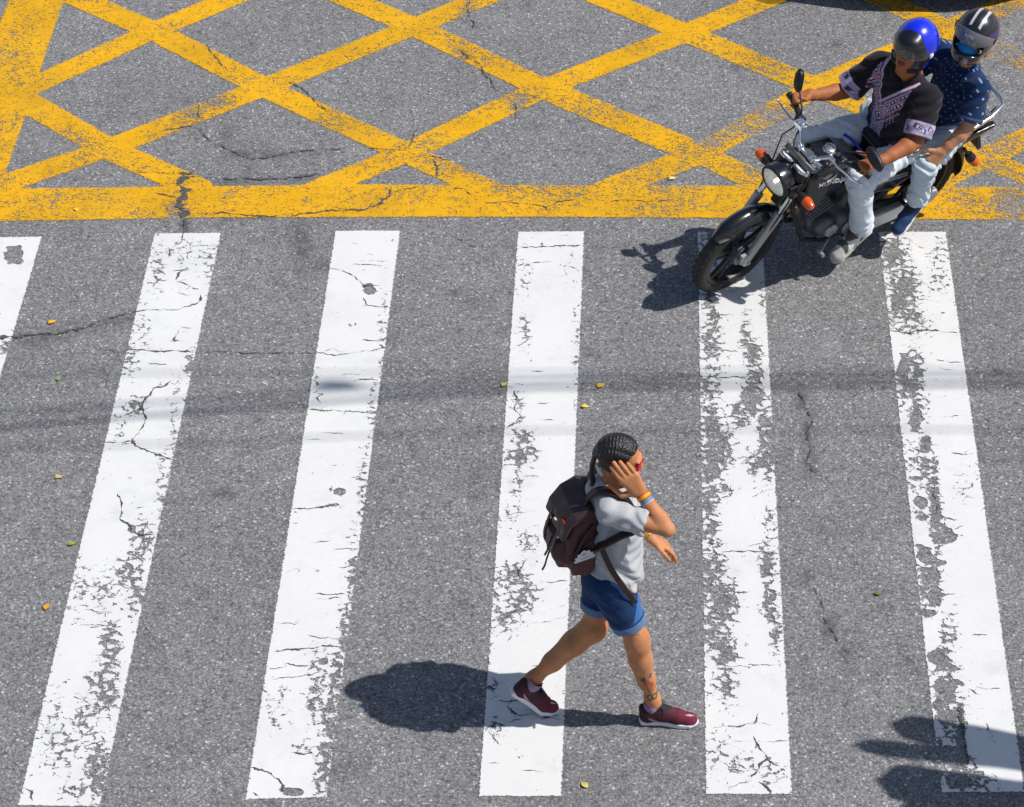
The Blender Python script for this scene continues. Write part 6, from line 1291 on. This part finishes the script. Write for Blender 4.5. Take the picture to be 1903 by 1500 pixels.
for x in (-.82, -3.4):
    for s_ in (1, -1):
        ty = MB().lathe([(.19, -.10), (.29, -.10), (.31, -.07), (.31, .07), (.29, .10), (.19, .10)], (x, s_ * .74, .31), (0, 1, 0), 36, True).build('tyre', M_RUBBER, car)
        rm = MB().lathe([(.19, .06), (.17, .075), (.05, .07), (0, .08)], (x, s_ * .74, .31), (0, s_, 0), 30).build('wheel_rim', M_ALLOY, ty)
for s_ in (1, -1):
    S = Sculpt((-.5, -1, .45), (.0, 1, .8), .02); S.ell((-.20, s_ * .60, .62), (.15, .17, .07), 0); S.build('headlight', M_LENS, car)
MB().box((-.02, 0, .40), (.012, .26, .06)).build('number_plate', surf('yellow_plate', (.6, .45, .03), .5), car)
# overhead wires whose blurred shadows cross the road
M_WIRE = surf('black_cable', (.012, .012, .012), .6, var=.2)
wires = [((0, 794), (951, 722), (1903, 716), 8.6, .017, 'thickest black overhead wire, its blurred shadow crossing at mid height'),
         ((0, 768), (951, 706), (1903, 700), 9.2, .013, 'black overhead wire running close beside the thickest one'),
         ((0, 694), (951, 694), (1903, 688), 9.8, .008, 'thin topmost black overhead wire between the two poles'),
         ((0, 838), (951, 800), (1903, 800), 9.0, .008, 'thin black overhead wire nearest the walking woman by its faint shadow')]
for a, m, b2, h, r, lab in wires:
    A, Bm, C = above(a, h), above(m, h), above(b2, h); xx = np.linspace(-17, 24, 60)
    yy = np.where(xx < Bm[0], Bm[1] + (A[1] - Bm[1]) * (Bm[0] - xx) / (Bm[0] - A[0]), Bm[1] + (C[1] - Bm[1]) * (xx - Bm[0]) / (C[0] - Bm[0])); zz = h + .0016 * (xx - 4) ** 2
    tag(MB().tube(np.stack([xx, yy, zz], 1), r, 6).build('overhead_wire', M_WIRE), lab, 'wire', 'overhead wires across the street')
c = above((622, 716), 9.15); bx = MB().tube([c + (-.13, 0, 0), c + (-.08, 0, 0), c, c + (.08, 0, 0), c + (.13, 0, 0)], [.02, .04, .05, .04, .02], 14); tag(bx.build('cable_sleeve', M_WIRE), 'small black cable sleeve on the wire beside the thickest overhead wire', 'cable sleeve')
M_CONC = surf('weathered_concrete', (.33, .32, .30), .85, var=.2, scale=6, bump=.3, bscale=40)
for x, y, lab in ((-17, 2.6, 'concrete pole carrying the wires beyond the left edge'), (24, 2.6, 'concrete pole carrying the wires beyond the right edge')):
    p = thing('utility_pole', lab, 'pole', Matrix.Translation((x, y, 0)), 'poles carrying the overhead wires'); MB().tube([(0, 0, 0), (0, 0, 9.6)], [.17, .11], 18).build('shaft', M_CONC, p); MB().box((0, 0, 9.0), (.05, .9, .06)).build('crossarm', M_CONC, p)
# broad-leaved plant added out of view, leaves laid out to cast the corner shadow
M_LEAF = surf('shade_plant_leaf', (.045, .11, .02), .45, var=.3, scale=5, bump=.3, bscale=60, stretch=(1, 8, 1)); M_STEM = surf('shade_plant_stem', (.13, .15, .05), .6, var=.35, scale=9, bump=.3)
root = np.array([6.6, -.75, 0.0]); bp_ = thing('added_shade_plant', 'unseen broad-leaved plant added right of the picture to shade its lower right corner', 'plant', Matrix.Translation(Vector(root)))
MB().tube([(0, 0, 0), (.02, 0, 1.2), (0, .02, 2.3), (-.05, .02, 2.75)], [.13, .11, .08, .05], 16).build('stem', M_STEM, bp_)
def big_leaf(tip, base, w, droop=.25, sharp=.55, w0=.5):
    tip = np.array(tip) - root; base = np.array(base) - root; n = 26; ax = nrm(tip - base); sd = nrm(np.cross(ax, (0, 0, 1))); V = []; F = []; m = 9
    for lay in (0, -.004):
        for i in range(n):
            t = i / (n - 1); p = base + t * (tip - base) + np.array([0, 0, droop * math.sin(math.pi * t) * .5])
            ww = w * (w0 + (1 - w0) * min(1, t * 1.6)) * (1 - max(0, (t - .90) / .10) ** 2) ** sharp if t < 1 else 0.002
            if t < .03: ww = .02
            for j in range(m):
                q = -1 + 2 * j / (m - 1); V.append(p + sd * ww * q * (1 + .03 * math.sin(37 * t + 5 * q)) + np.array([0, 0, -.10 * abs(q) ** 1.5 * w / .1 * .2 + lay]))
    for i in range(n - 1):
        for j in range(m - 1): k = i * m + j; F += [[k, k + 1, k + m + 1, k + m], [n * m + k + m, n * m + k + m + 1, n * m + k + 1, n * m + k]]
    return MB().raw(np.array(V), F).tube([base + (tip - base) * t + np.array([0, 0, droop * math.sin(math.pi * t) * .5 - .012]) for t in np.linspace(0, .97, 14)], list(np.linspace(.022, .005, 14)), 6).build('leaf', M_LEAF, bp_, angle=3)
top = root + np.array([-.05, .02, 2.72])
def over(tip_px, at_px, h, w, w0=.55, sharp=.35):
    T = above(tip_px, h); Q = above(at_px, h); d = nrm(Q - T); big_leaf(T, T + d * 1.75, w, .0, sharp, w0)
over((1648, 1345), (1900, 1392), 2.75, .090, 1.15, .3); over((1578, 1384), (1900, 1418), 2.9, .055, 1.6, .6); over((1622, 1448), (1900, 1490), 2.6, .125, 1.2, .3); over((1672, 1496), (1900, 1550), 2.7, .150, 1.2, .4)
for a in (20, 75, 140, -35, -80, 110): d = np.array([math.cos(R_(a)), math.sin(R_(a)), .35]); big_leaf(top + d * 1.5 - (0, 0, .3), top, .17, .5)
for q in (above((1900, 1392), 2.75), above((1900, 1418), 2.9), above((1900, 1490), 2.6), above((1900, 1550), 2.7)): pass
